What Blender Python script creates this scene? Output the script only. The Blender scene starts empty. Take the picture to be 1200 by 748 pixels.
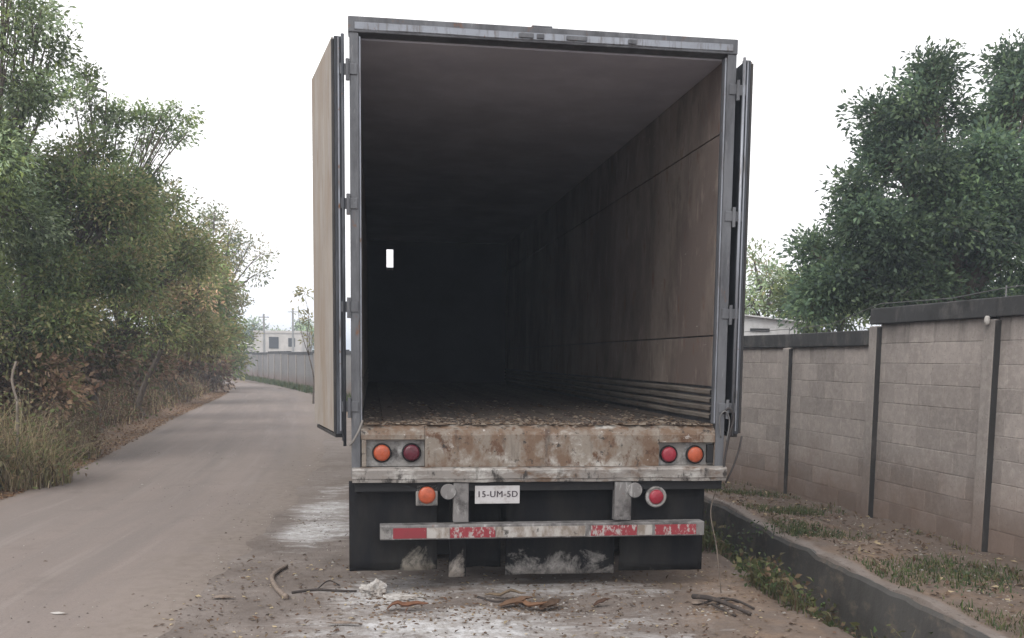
import bpy, bmesh, math, random
import numpy as np
from mathutils import Vector, Matrix, noise as mnoise
R = math.radians
random.seed(7)
rng = np.random.default_rng(11)
scene = bpy.context.scene
col = scene.collection

# ------------------------------------------------------------------ camera
FPX, PITCH, ROLL, PPY, CAMH = 1124.0, R(5.81), R(0.65), 535.0, 1.62
cam = bpy.data.objects.new('camera', bpy.data.cameras.new('camera'))
col.objects.link(cam)
cam.data.sensor_width = 36.0
cam.data.lens = FPX / 1200 * 36
cam.data.shift_y = (PPY - 374) / 1200
cam.data.clip_start = 0.05
cam.data.clip_end = 3000
cam_f = Vector((0, math.cos(PITCH), -math.sin(PITCH)))
_u0 = Vector((0, math.sin(PITCH), math.cos(PITCH)))
_r0 = Vector((1, 0, 0))
cam_r = _r0 * math.cos(ROLL) + _u0 * math.sin(ROLL)
cam_u = -_r0 * math.sin(ROLL) + _u0 * math.cos(ROLL)
m = Matrix((cam_r, cam_u, -cam_f)).transposed().to_4x4()
m.translation = (0, 0, CAMH)
cam.matrix_world = m
scene.camera = cam
scene.render.resolution_x, scene.render.resolution_y = 1024, 638

# ------------------------------------------------------------------ light
SUN_EL, SUN_AZ = R(48), R(-150)          # azimuth from +Y towards +X
world = bpy.data.worlds.new('World')
scene.world = world
world.use_nodes = True
wn, wl = world.node_tree.nodes, world.node_tree.links
wn.clear()
sky = wn.new('ShaderNodeTexSky'); sky.sky_type = 'NISHITA'; sky.sun_disc = False
sky.sun_elevation = SUN_EL; sky.sun_rotation = SUN_AZ
sky.dust_density = 6.0; sky.air_density = 1.5
hs = wn.new('ShaderNodeHueSaturation'); hs.inputs['Saturation'].default_value = 0.25
mixw = wn.new('ShaderNodeMix'); mixw.data_type = 'RGBA'
mixw.inputs[0].default_value = 0.88
mixw.inputs[7].default_value = (13.9, 13.7, 13.8, 1)      # even cloud layer
bg = wn.new('ShaderNodeBackground'); bg.inputs['Strength'].default_value = 0.1
wo = wn.new('ShaderNodeOutputWorld')
wl.new(sky.outputs[0], hs.inputs['Color']); wl.new(hs.outputs[0], mixw.inputs[6])
wl.new(mixw.outputs[2], bg.inputs['Color']); wl.new(bg.outputs[0], wo.inputs['Surface'])
sun = bpy.data.objects.new('sun', bpy.data.lights.new('sun', 'SUN'))
col.objects.link(sun)
sun.data.energy = 1.1; sun.data.angle = R(25); sun.data.color = (1, 0.95, 0.88)
sd = Vector((math.sin(SUN_AZ) * math.cos(SUN_EL), math.cos(SUN_AZ) * math.cos(SUN_EL), math.sin(SUN_EL)))
sun.rotation_euler = sd.to_track_quat('Z', 'Y').to_euler()
scene.view_settings.view_transform = 'Standard'
scene.view_settings.look = 'None'
scene.view_settings.exposure = 0.30
scene.view_settings.gamma = 1.0

# ------------------------------------------------------------------ pixel helpers (photograph 1200 x 748)
def ray(x, y):
    return cam_f + cam_r * ((x - 600) / FPX) - cam_u * ((y - PPY) / FPX)
def ground_at(x, y, z=0.0):
    d = ray(x, y); return Vector((0, 0, CAMH)) + d * ((z - CAMH) / d.z)
def at_depth(x, y, Y):
    d = ray(x, y); return Vector((0, 0, CAMH)) + d * (Y / d.y)

# ------------------------------------------------------------------ materials
MATS = {}
def newmat(name):
    mt = bpy.data.materials.new(name); mt.use_nodes = True
    n = mt.node_tree.nodes; l = mt.node_tree.links
    b = n['Principled BSDF']
    MATS[name] = mt
    return mt, n, l, b
def node(n, t, **kw):
    o = n.new(t)
    for k, v in kw.items(): setattr(o, k, v)
    return o
def rgb(c): return (c[0], c[1], c[2], 1)
def mixc(n, l, fac, a, b, mode='MIX'):
    x = n.new('ShaderNodeMix'); x.data_type = 'RGBA'; x.blend_type = mode
    for sock, v in ((0, fac), (6, a), (7, b)):
        if hasattr(v, 'links') or hasattr(v, 'is_linked'): l.new(v, x.inputs[sock])
        elif sock == 0: x.inputs[0].default_value = v
        else: x.inputs[sock].default_value = rgb(v)
    return x.outputs[2]
def noise(n, l, scale, coord=None, detail=6, rough=0.6, stretch=None, dist=0.0):
    t = n.new('ShaderNodeTexNoise'); t.inputs['Scale'].default_value = scale
    t.inputs['Detail'].default_value = detail; t.inputs['Roughness'].default_value = rough
    t.inputs['Distortion'].default_value = dist
    if coord is not None:
        if stretch:
            mp = n.new('ShaderNodeMapping'); mp.inputs['Scale'].default_value = stretch
            l.new(coord, mp.inputs['Vector']); coord = mp.outputs[0]
        l.new(coord, t.inputs['Vector'])
    return t.outputs['Fac']
def ramp(n, l, fac, lo, hi, a=0.0, b=1.0):
    r = n.new('ShaderNodeMapRange'); r.inputs[1].default_value = lo; r.inputs[2].default_value = hi
    r.inputs[3].default_value = a; r.inputs[4].default_value = b; r.clamp = True
    l.new(fac, r.inputs[0]); return r.outputs[0]
def math_(n, l, op, a, b=0.0):
    x = n.new('ShaderNodeMath'); x.operation = op
    for i, v in enumerate((a, b)):
        if hasattr(v, 'is_linked'): l.new(v, x.inputs[i])
        else: x.inputs[i].default_value = v
    return x.outputs[0]
def bump(n, l, b, h, strength=0.3, dist=0.01):
    bp = n.new('ShaderNodeBump'); bp.inputs['Strength'].default_value = strength
    bp.inputs['Distance'].default_value = dist
    l.new(h, bp.inputs['Height']); l.new(bp.outputs[0], b.inputs['Normal'])

def weathered(name, base, layers=(), rough=0.7, metal=0.0, bscale=60, bstr=0.2, coord='Object', randv=0.0):
    """base colour with noise layers (colour, scale, lo, hi, stretch)"""
    mt, n, l, b = newmat(name)
    if coord == 'World':
        g = n.new('ShaderNodeNewGeometry'); co = g.outputs['Position']
    else:
        tc = n.new('ShaderNodeTexCoord'); co = tc.outputs[coord]
    big = noise(n, l, 2.3, co)
    dark = tuple(x * 0.78 for x in base)
    c = mixc(n, l, ramp(n, l, big, 0.3, 0.7), base, dark)
    for (lc, sc, lo, hi, st) in layers:
        f = ramp(n, l, noise(n, l, sc, co, detail=8, rough=0.68, stretch=st), lo, hi)
        c = mixc(n, l, f, c, lc)
    if randv:
        oi = n.new('ShaderNodeObjectInfo')
        v = ramp(n, l, oi.outputs['Random'], 0, 1, 1 - randv, 1 + randv)
        h = n.new('ShaderNodeHueSaturation'); l.new(v, h.inputs['Value']); l.new(c, h.inputs['Color']); c = h.outputs[0]
    l.new(c, b.inputs['Base Color'])
    b.inputs['Roughness'].default_value = rough; b.inputs['Metallic'].default_value = metal
    bump(n, l, b, noise(n, l, bscale, co, detail=5), bstr, 0.006)
    return mt

RUST = (0.16, 0.075, 0.04); DIRTC = (0.20, 0.15, 0.115); GRIME = (0.05, 0.045, 0.045)
weathered('frame_metal', (0.15, 0.156, 0.17), [((0.07, 0.072, 0.08), 3, .42, .62, (2, 2, .5)), ((0.24, 0.24, 0.25), 12, .6, .72, (3, 3, .4)), (RUST, 8, .6, .7, (1, 1, .6))], .5, .25)
weathered('door_edge', (0.04, 0.045, 0.055), [((0.11, 0.12, 0.14), 5, .5, .7, (3, 3, .3)), (RUST, 11, .66, .74, None)], .55, .1)
weathered('rod_metal', (0.30, 0.32, 0.36), [((0.14, 0.13, 0.13), 7, .5, .66, (4, 4, .6)), (RUST, 14, .62, .7, None)], .4, .5)
weathered('door_face', (0.36, 0.328, 0.295), [((0.26, 0.21, 0.165), 1.6, .42, .66, (2, 2, .5)), ((0.2, 0.135, 0.09), 3, .58, .7, (3, 3, .5)), (RUST, 5, .66, .8, (3, 3, .6)), ((0.5, 0.45, 0.38), 8, .6, .75, (6, 6, .3))], .75)
weathered('sill_metal', (0.255, 0.22, 0.185), [((0.40, 0.385, 0.36), 3.2, .52, .62, (1, 3, 1.3)), ((0.15, 0.098, 0.066), 4.6, .44, .58, (1.5, 3, 1.0)), ((0.10, 0.052, 0.03), 8, .55, .64, (1.4, 2, .9)), ((0.035, 0.03, 0.027), 19, .58, .65, (1, 2, 1)), ((0.5, 0.48, 0.46), 12, .63, .70, (1, 1, 1.5)), ((0.07, 0.06, 0.054), 2.1, .57, .70, (3, 1, .6))], .8, .03, 50, .5)
weathered('ledge_metal', (0.29, 0.268, 0.25), [((0.46, 0.45, 0.43), 4, .5, .62, (1, 3, 3)), ((0.15, 0.10, 0.07), 5, .5, .64, (1, 2, 2)), ((0.045, 0.04, 0.037), 7, .54, .64, (2, 2, 1)), ((0.08, 0.07, 0.06), 2.5, .56, .7, (2, 1, 1))], .65, .1, 50, .3)
weathered('housing', (0.26, 0.25, 0.24), [((0.40, 0.40, 0.40), 7, .5, .65, None), (GRIME, 9, .5, .65, None)], .7)
weathered('under_black', (0.012, 0.012, 0.014), [((0.035, 0.03, 0.026), 6, .55, .75, None)], .8)
weathered('strut_grey', (0.19, 0.182, 0.18), [((0.36, 0.355, 0.35), 8, .53, .66, (3, 3, 1)), (GRIME, 6, .5, .64, (1, 1, 1)), (RUST, 10, .66, .74, None)], .6)
weathered('flap_rubber', (0.026, 0.026, 0.028), [((0.05, 0.045, 0.04), 4, .45, .65, (2, 2, .6))], .7, 0, 90, .25)
weathered('tyre', (0.02, 0.02, 0.02), [((0.12, 0.10, 0.085), 5, .5, .7, None)], .85)
weathered('rim', (0.20, 0.19, 0.18), [(RUST, 5, .5, .65, None), (GRIME, 7, .5, .66, None)], .6, .2)
weathered('inner_lining', (0.32, 0.275, 0.235), [((0.14, 0.11, 0.098), 1.3, .38, .6, (1, .8, .4)), ((0.31, 0.26, 0.225), 4, .56, .72, (1, 1.6, .5)), ((0.085, 0.065, 0.057), 2.0, .53, .70, (1, 1.2, .6)), ((0.07, 0.055, 0.05), 7, .62, .72, (1, 1.6, .4)), ((0.15, 0.075, 0.045), 4, .58, .7, (1, 1.6, .8)), ((0.38, 0.34, 0.31), 16, .66, .72, (1, .35, 2))], .75, 0, 30, .2, 'Object', .06)
weathered('inner_ceiling', (0.56, 0.56, 0.63), [((0.40, 0.40, 0.47), 1.4, .45, .7, None)], .7)
weathered('front_dark', (0.035, 0.038, 0.05), [((0.02, 0.02, 0.03), 1.4, .45, .7, None)], .8)  # near-black colour carries the gloom of the deep interior
weathered('scuff', (0.22, 0.195, 0.172), [((0.10, 0.085, 0.075), 4, .48, .66, (3, .6, 3)), (RUST, 6, .58, .7, (3, 1, 3))], .6, .1)
weathered('plank', (0.075, 0.058, 0.048), [((0.035, 0.026, 0.022), 4, .45, .65, (4, .7, 1)), ((0.18, 0.145, 0.115), 6, .58, .72, (2, 1, 1))], .85, 0, 60, .4, 'Object', .25)
weathered('tape_red', (0.26, 0.03, 0.042), [((0.20, 0.03, 0.035), 9, .5, .7, None), ((0.42, 0.36, 0.36), 15, .66, .7, (3, 1, 1))], .45)
weathered('tape_red_worn', (0.27, 0.03, 0.042), [((0.36, 0.33, 0.32), 17, .52, .58, (2, 1, 1)), ((0.12, 0.06, 0.05), 12, .62, .7, None)], .55)
weathered('tape_white', (0.44, 0.42, 0.40), [((0.20, 0.165, 0.135), 7, .44, .62, (2, 1, 1)), ((0.05, 0.045, 0.04), 13, .6, .68, (1, 1, 1)), ((0.36, 0.05, 0.05), 19, .68, .72, None)], .5)
weathered('plate_white', (0.52, 0.51, 0.52), [((0.30, 0.27, 0.26), 12, .5, .68, None)], .5)
weathered('plate_ink', (0.055, 0.04, 0.05), [], .6)
weathered('chalk', (0.50, 0.48, 0.46), [((0.30, 0.27, 0.245), 14, .45, .62, None), ((0.17, 0.14, 0.115), 34, .56, .66, None)], .95, 0, 40, .6)
weathered('bark', (0.16, 0.13, 0.105), [((0.07, 0.055, 0.045), 9, .45, .65, (4, 4, 1))], .9, 0, 60, .5)
weathered('bark_pale', (0.28, 0.24, 0.20), [((0.12, 0.10, 0.085), 9, .5, .68, (4, 4, 1))], .9, 0, 60, .5)
weathered('stick_wood', (0.24, 0.19, 0.155), [((0.10, 0.075, 0.06), 16, .45, .65, (2, 2, 2))], .9, 0, 80, .5)
weathered('dark_wood', (0.05, 0.04, 0.036), [((0.13, 0.10, 0.08), 16, .55, .7, None)], .9, 0, 80, .5)
weathered('cable', (0.035, 0.03, 0.03), [], .7)
weathered('cord_pale', (0.22, 0.205, 0.19), [], .7)
weathered('wire', (0.20, 0.20, 0.20), [], .5, .5)
weathered('shed_white', (0.66, 0.66, 0.66), [((0.42, 0.42, 0.41), 3, .5, .7, (1, 1, .4))], .6)
weathered('house_white', (0.60, 0.57, 0.53), [((0.40, 0.37, 0.34), .8, .45, .7, (1, 1, .5))], .8)
weathered('dark_opening', (0.03, 0.03, 0.032), [], .6)
weathered('pole_grey', (0.30, 0.30, 0.29), [], .8)

# concrete blocks: each its own tint; damp reddish splash low on the wall, grime runs from the coping
def block_mat(name, base, rv):
    mt, n, l, b = newmat(name)
    g = n.new('ShaderNodeNewGeometry'); co = g.outputs['Position']
    oi = n.new('ShaderNodeObjectInfo')
    c = mixc(n, l, ramp(n, l, noise(n, l, 1.1, co), .35, .65), base, tuple(x * .8 for x in base))
    c = mixc(n, l, ramp(n, l, noise(n, l, 14, co, 8, .75), .45, .75), c, (base[0] * 1.25, base[1] * 1.25, base[2] * 1.24))
    c = mixc(n, l, ramp(n, l, noise(n, l, 45, co, 4, .7), .58, .72), c, tuple(x * .55 for x in base))
    sx = n.new('ShaderNodeSeparateXYZ'); l.new(co, sx.inputs[0])
    hn = math_(n, l, 'ADD', sx.outputs['Z'], math_(n, l, 'MULTIPLY', noise(n, l, 1.7, co, 6), -.9))
    c = mixc(n, l, ramp(n, l, hn, -.35, .28, .75, 0), c, (0.175, 0.115, 0.085))
    run = math_(n, l, 'ADD', sx.outputs['Z'], math_(n, l, 'MULTIPLY', noise(n, l, 3.2, co, 6, .6, (1, 1, .12)), .95))
    c = mixc(n, l, ramp(n, l, run, 2.25, 2.62, 0, .85), c, (0.075, 0.068, 0.064))
    v = ramp(n, l, oi.outputs['Random'], 0, 1, 1 - rv, 1 + rv)
    h = n.new('ShaderNodeHueSaturation'); l.new(v, h.inputs['Value']); l.new(c, h.inputs['Color'])
    l.new(h.outputs[0], b.inputs['Base Color']); b.inputs['Roughness'].default_value = .95
    bump(n, l, b, noise(n, l, 70, co, 6, .7), .5, .006)
    return mt
block_mat('block', (0.375, 0.335, 0.312), .15)
block_mat('far_block', (0.21, 0.205, 0.205), .12)
block_mat('mortar', (0.385, 0.35, 0.328), 0)
block_mat('post_concrete', (0.36, 0.325, 0.303), .05)
weathered('coping', (0.055, 0.055, 0.057), [((0.12, 0.115, 0.11), 5, .5, .7, (1, 1, .5)), ((0.02, 0.02, 0.02), 3, .5, .7, None)], .95, 0, 50, .5, 'World')
weathered('mould', (0.035, 0.034, 0.034), [((0.10, 0.09, 0.085), 4, .52, .7, (1, 1, .4))], .95, 0, 60, .4, 'World')
weathered('ditch_concrete', (0.11, 0.105, 0.10), [((0.06, 0.056, 0.052), 2, .45, .65, (1, 1, .4)), ((0.19, 0.155, 0.125), 4, .52, .72, (1, 1, 1.8)), ((0.05, 0.06, 0.03), 3, .6, .75, None)], .95, 0, 40, .5, 'World')

# lamp lenses
def lens(name, c):
    mt, n, l, b = newmat(name)
    tc = n.new('ShaderNodeTexCoord')
    v = n.new('ShaderNodeTexVoronoi'); v.inputs['Scale'].default_value = 120; l.new(tc.outputs['Object'], v.inputs['Vector'])
    f = ramp(n, l, noise(n, l, 30, tc.outputs['Object']), .4, .7)
    l.new(mixc(n, l, f, c, tuple(x * .7 for x in c)), b.inputs['Base Color'])
    b.inputs['Roughness'].default_value = .3; b.inputs['IOR'].default_value = 1.5
    bump(n, l, b, v.outputs['Distance'], .5, .003)
lens('lens_orange', (0.44, 0.092, 0.04)); lens('lens_red', (0.30, 0.024, 0.042)); lens('lens_maroon', (0.10, 0.012, 0.024))
weathered('lens_white', (0.7, 0.62, 0.62), [], .4)

# leaves: colour per leaf
def leaf_mat(name, gloss=.5, trans=.35):
    mt, n, l, b = newmat(name)
    at = n.new('ShaderNodeAttribute'); at.attribute_name = 'tint'
    l.new(at.outputs['Color'], b.inputs['Base Color']); b.inputs['Roughness'].default_value = gloss
    b.inputs['Specular IOR Level'].default_value = .3
    t = n.new('ShaderNodeBsdfTranslucent'); l.new(at.outputs['Color'], t.inputs['Color'])
    ms = n.new('ShaderNodeMixShader'); ms.inputs[0].default_value = trans
    l.new(b.outputs[0], ms.inputs[1]); l.new(t.outputs[0], ms.inputs[2])
    l.new(ms.outputs[0], n['Material Output'].inputs['Surface'])
leaf_mat('leaf', .5, .48); leaf_mat('dry', .8, .35)

# road and earth
def ground_mats():
    mt, n, l, b = newmat('earth')
    g = n.new('ShaderNodeNewGeometry'); co = g.outputs['Position']
    c = mixc(n, l, ramp(n, l, noise(n, l, .8, co), .35, .65), (0.225, 0.195, 0.178), (0.175, 0.145, 0.126))
    c = mixc(n, l, ramp(n, l, noise(n, l, 3.5, co, 8, .7), .5, .7), c, (0.25, 0.222, 0.205))
    c = mixc(n, l, ramp(n, l, noise(n, l, 17, co, 6, .7), .57, .7), c, (0.075, 0.06, 0.05))
    # leaf-litter verge (attribute), darker earth, wet in spots (attribute), white powder (attribute)
    def attr(nm):
        a = n.new('ShaderNodeAttribute'); a.attribute_name = nm; return a.outputs['Fac']
    lit = math_(n, l, 'MULTIPLY', attr('litter'), ramp(n, l, noise(n, l, 5, co, 8, .7), .3, .6, .25, 1))
    c = mixc(n, l, lit, c, mixc(n, l, ramp(n, l, noise(n, l, 26, co, 5, .7), .4, .65), (0.25, 0.17, 0.112), (0.14, 0.09, 0.06)))
    dark_sum = math_(n, l, 'ADD', attr('dark_earth'), noise(n, l, 2.2, co, 8, .65))
    dark_fac = ramp(n, l, dark_sum, .66, .95)
    c = mixc(n, l, math_(n, l, 'MULTIPLY', dark_fac, .7), c, (0.105, 0.085, 0.074))
    # powder: streaky noise pushed over threshold by the attribute
    pn = noise(n, l, 2.4, co, 10, .74, (1.0, 2.4, 1), .6)
    pf = ramp(n, l, math_(n, l, 'ADD', math_(n, l, 'MULTIPLY', attr('powder'), .66), pn), .78, 1.05)
    pf = math_(n, l, 'MULTIPLY', pf, ramp(n, l, noise(n, l, 22, co, 6, .7), .3, .55, .35, 1))
    c = mixc(n, l, pf, c, mixc(n, l, ramp(n, l, noise(n, l, 9, co, 6), .4, .6), (0.56, 0.56, 0.57), (0.40, 0.385, 0.375)))
    l.new(c, b.inputs['Base Color'])
    b.inputs['Roughness'].default_value = .95; b.inputs['Specular IOR Level'].default_value = .2
    h = math_(n, l, 'ADD', noise(n, l, 9, co, 8, .7), math_(n, l, 'MULTIPLY', noise(n, l, 60, co, 4), .35))
    bump(n, l, b, h, .7, .03)
    # road
    mt, n, l, b = newmat('road')
    g = n.new('ShaderNodeNewGeometry'); co = g.outputs['Position']
    a = n.new('ShaderNodeAttribute'); a.attribute_name = 'edge'      # 0 at the edge, 1 inside
    u = n.new('ShaderNodeAttribute'); u.attribute_name = 'lane'      # coordinates along and across the road
    c = mixc(n, l, ramp(n, l, noise(n, l, .35, co, 5), .35, .65), (0.248, 0.208, 0.189), (0.21, 0.175, 0.158))
    st = noise(n, l, 1.0, u.outputs['Vector'], 7, .65, (1.7, .10, 1))
    c = mixc(n, l, ramp(n, l, st, .42, .6, 0, .9), c, (0.188, 0.161, 0.148))
    st2 = noise(n, l, 1.0, u.outputs['Vector'], 6, .6, (5, .22, 1))
    c = mixc(n, l, ramp(n, l, st2, .55, .72, 0, .5), c, (0.29, 0.256, 0.236))
    c = mixc(n, l, ramp(n, l, noise(n, l, 1.3, co, 9, .74), .55, .72, 0, .6), c, (0.15, 0.125, 0.112))
    c = mixc(n, l, ramp(n, l, noise(n, l, 30, co, 6, .8), .56, .7, 0, .6), c, (0.27, 0.24, 0.225))
    c = mixc(n, l, ramp(n, l, noise(n, l, 70, co, 5, .8), .5, .68, 0, .6), c, (0.14, 0.122, 0.112))
    ef = math_(n, l, 'ADD', a.outputs['Fac'], math_(n, l, 'MULTIPLY', noise(n, l, 2.2, co, 9, .72), 1.0))
    n_e = ramp(n, l, ef, .62, 1.15, 1, 0)
    e2 = mixc(n, l, ramp(n, l, noise(n, l, 11, co, 6), .4, .65), (0.225, 0.19, 0.168), (0.19, 0.158, 0.136))
    c = mixc(n, l, n_e, c, e2)
    l.new(c, b.inputs['Base Color']); b.inputs['Roughness'].default_value = .92; b.inputs['Specular IOR Level'].default_value = .25
    bump(n, l, b, math_(n, l, 'ADD', noise(n, l, 120, co, 4), noise(n, l, 7, co, 6)), .35, .012)
ground_mats()

# ------------------------------------------------------------------ mesh helpers
class MB:
    def __init__(s): s.v = []; s.f = []; s.mi = []
    def quad(s, pts, mi=0):
        k = len(s.v); s.v += [tuple(p) for p in pts]; s.f.append(tuple(range(k, k + len(pts)))); s.mi.append(mi); return s
    def box(s, x0, x1, y0, y1, z0, z1):
        k = len(s.v)
        s.v += [(x, y, z) for z in (z0, z1) for y in (y0, y1) for x in (x0, x1)]
        for f in ((0, 2, 3, 1), (4, 5, 7, 6), (0, 1, 5, 4), (2, 6, 7, 3), (0, 4, 6, 2), (1, 3, 7, 5)):
            s.f.append(tuple(k + i for i in f)); s.mi.append(0)
        return s
    def prism(s, prof, x0, x1, axis='x'):
        """extrude closed 2-D profile (y, z) along x"""
        k = len(s.v); n = len(prof)
        for x in (x0, x1): s.v += [(x, p[0], p[1]) for p in prof]
        s.f.append(tuple(k + i for i in range(n - 1, -1, -1))); s.f.append(tuple(k + n + i for i in range(n)))
        for i in range(n):
            j = (i + 1) % n; s.f.append((k + i, k + j, k + n + j, k + n + i))
        s.mi += [0] * (n + 2); return s
    def tube(s, pts, rad, sides=6, cap=True):
        pts = [Vector(p) for p in pts]; k0 = len(s.v); N = len(pts)
        prev = None
        for i, p in enumerate(pts):
            d = (pts[min(i + 1, N - 1)] - pts[max(i - 1, 0)])
            if d.length < 1e-9: d = Vector((0, 0, 1))
            d.normalize()
            a = prev if prev is not None else (Vector((1, 0, 0)) if abs(d.x) < .9 else Vector((0, 1, 0)))
            x = (a - d * a.dot(d))
            if x.length < 1e-6: x = d.orthogonal()
            x.normalize(); prev = x; y = d.cross(x)
            r = rad[i] if hasattr(rad, '__len__') else rad
            for j in range(sides):
                t = 2 * math.pi * j / sides
                s.v.append(tuple(p + x * (r * math.cos(t)) + y * (r * math.sin(t))))
        for i in range(N - 1):
            for j in range(sides):
                a, b2 = k0 + i * sides + j, k0 + i * sides + (j + 1) % sides
                s.f.append((a, b2, b2 + sides, a + sides)); s.mi.append(0)
        if cap:
            s.f.append(tuple(k0 + j for j in range(sides - 1, -1, -1))); s.mi.append(0)
            s.f.append(tuple(k0 + (N - 1) * sides + j for j in range(sides))); s.mi.append(0)
        return s
    def lathe(s, prof, center, axis, sides=20):
        """prof: (radius, offset along axis)"""
        c = Vector(center); d = Vector(axis).normalized(); x = d.orthogonal().normalized(); y = d.cross(x); k0 = len(s.v)
        for r, h in prof:
            for j in range(sides):
                t = 2 * math.pi * j / sides
                s.v.append(tuple(c + d * h + x * (r * math.cos(t)) + y * (r * math.sin(t))))
        for i in range(len(prof) - 1):
            for j in range(sides):
                a, b2 = k0 + i * sides + j, k0 + i * sides + (j + 1) % sides
                s.f.append((a, b2, b2 + sides, a + sides)); s.mi.append(0)
        s.f.append(tuple(k0 + j for j in range(sides - 1, -1, -1))); s.mi.append(0)
        s.f.append(tuple(k0 + (len(prof) - 1) * sides + j for j in range(sides))); s.mi.append(0)
        return s
    def mesh(s, name, mats):
        me = bpy.data.meshes.new(name); me.from_pydata(s.v, [], s.f); me.update()
        if isinstance(mats, str): mats = [mats]
        for mm in mats: me.materials.append(MATS[mm])
        if len(mats) > 1: me.polygons.foreach_set('material_index', s.mi)
        return me
def link(name, me, parent=None):
    o = bpy.data.objects.new(name, me); col.objects.link(o)
    if parent is not None: o.parent = parent
    return o
def obj(name, mb, mats, parent=None, smooth=False, bevel=0.0):
    me = mb.mesh(name, mats)
    bmm = bmesh.new(); bmm.from_mesh(me); bmesh.ops.recalc_face_normals(bmm, faces=bmm.faces); bmm.to_mesh(me); bmm.free()
    if smooth: me.polygons.foreach_set('use_smooth', [True] * len(me.polygons))
    o = link(name, me, parent)
    if bevel:
        b = o.modifiers.new('bevel', 'BEVEL'); b.width = bevel; b.segments = 2; b.limit_method = 'ANGLE'
    return o
def tag(o, label=None, cat=None, group=None, kind=None):
    if label: o['label'] = label
    if cat: o['category'] = cat
    if group: o['group'] = group
    if kind: o['kind'] = kind
    return o
def empty(name, loc, rz=0.0):
    o = bpy.data.objects.new(name, None); col.objects.link(o); o.location = loc; o.rotation_euler = (0, 0, rz)
    o.empty_display_size = .2
    return o
def fan_mesh(name, V, F4, mats, tint=None):
    """fast quad mesh from numpy arrays"""
    me = bpy.data.meshes.new(name)
    nv, nf = len(V), len(F4)
    me.vertices.add(nv); me.vertices.foreach_set('co', np.asarray(V, np.float32).ravel())
    me.loops.add(nf * 4); me.loops.foreach_set('vertex_index', np.asarray(F4, np.int32).ravel())
    me.polygons.add(nf); me.polygons.foreach_set('loop_start', np.arange(0, nf * 4, 4, dtype=np.int32))
    me.update(calc_edges=True)
    if isinstance(mats, str): mats = [mats]
    for mm in mats: me.materials.append(MATS[mm])
    if tint is not None:
        a = me.attributes.new('tint', 'FLOAT_COLOR', 'POINT')
        c = np.ones((nv, 4), np.float32); c[:, :3] = tint; a.data.foreach_set('color', c.ravel())
    me.validate()
    return me

# ------------------------------------------------------------------ lines of the place
def lerp_tab(tab):
    ys = [p[0] for p in tab]; xs = [p[1] for p in tab]
    return lambda y: np.interp(y, ys, xs)
wall_x = lerp_tab([(-40, 12.55), (12.05, 3.45), (18, 1.6), (30, -3.0), (50, -10.5), (71, -19), (95, -29.5), (140, -50)])
def ditch_x(y):
    off = np.interp(y, [-40, 5.5, 8.4, 10.75, 30, 60, 140], [2.0, 1.75, 1.58, 1.32, 1.3, 1.2, 1.0])
    return wall_x(y) - off
road_l = lerp_tab([(-40, -5.0), (5, -5.35), (10.6, -5.7), (14, -6.3), (24.7, -8.8), (38, -11.6), (52, -15.0), (60, -19.5), (66, -27), (69, -40)])
road_r = lerp_tab([(-40, -1.2), (5.4, -1.95), (10, -2.35), (14.6, -2.85), (25, -4.7), (41.7, -8.7), (53, -13.0), (58, -16.0), (62, -22), (64, -40)])

def nz(x, y, s, o=0.0): return mnoise.noise(Vector((x * s, y * s, o)))
def ground_z(x, y):
    s = x - float(ditch_x(y))
    fade = float(np.interp(y, [20, 40], [1, 0]))
    edge = .78 + .14 * nz(y, 0, .9, 3.1)
    depth = .5 * fade
    if s > 0: z = .02
    elif s > -.42: z = -depth
    elif s > -edge: z = -depth * (1 - ((-s - .42) / (edge - .42))) ** .8
    else: z = 0.0
    if s > -edge + .05:
        z += .035 * nz(x, y, 1.5, 1.0) + .02 * nz(x, y, 5, 2.0)
        if s > .1: z += -.05 * float(np.clip((y - 9) / 3, 0, 2.2)) * min(1, (s - .1) / .6)
    elif y < 14 and x > -4.5:
        k = float(np.clip((s + edge) / -.4, 0, 1)); k *= float(np.clip((x - float(road_r(y)) - .35) / .6, 0, 1))
        z += .012 * k * (nz(x, y, 2.0, 5.0) + .7 * nz(x, y, 7.0, 6.0)) * float(np.clip((y + 3) / 2, 0, 1))
    rl = float(road_l(y))
    if x < rl - .3: z += min(.45, (rl - .3 - x) * .16) + .05 * nz(x, y, .8, 9)
    return z

# ------------------------------------------------------------------ ground sheet
ss = np.unique(np.concatenate([np.linspace(-400, -60, 14), np.linspace(-60, -12, 33), np.linspace(-12, -6, 24), np.arange(-6, -1.1, .075), np.arange(-1.1, -.44, .05),
                               [-.425, -.40, -.2, -.05, -.012, -.008, .012, .05, .10], np.arange(.16, 2.2, .08), np.linspace(2.4, 12, 16), np.linspace(14, 60, 12), np.linspace(90, 400, 8)]))
ys = np.unique(np.concatenate([np.linspace(-40, 2, 22), np.arange(2.2, 14, .085), np.arange(14, 30, .4), np.linspace(30, 80, 50), np.linspace(85, 160, 14), np.linspace(190, 700, 10)]))
powder_px = [(372, 622, 30, 8, .9), (380, 597, 26, 7, .8), (398, 610, 26, 20, .6), (395, 575, 18, 7, .55), (455, 697, 48, 14, .75), (520, 738, 110, 16, .85), (640, 735, 140, 18, .55),
             (660, 690, 130, 7, .6), (720, 724, 60, 12, .5), (510, 700, 60, 14, .45), (415, 735, 60, 6, .35), (590, 700, 60, 8, .35)]
powder = []
for (px, py, rx, ry, a) in powder_px:
    c = ground_at(px, py); ex = ground_at(px + rx, py); ey = ground_at(px, py - ry)
    powder.append((c.x, c.y, (ex - c).length * 1.95, 2.2 * max(.06, abs(ey.y - c.y)), a))
NY, NS = len(ys), len(ss)
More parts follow.
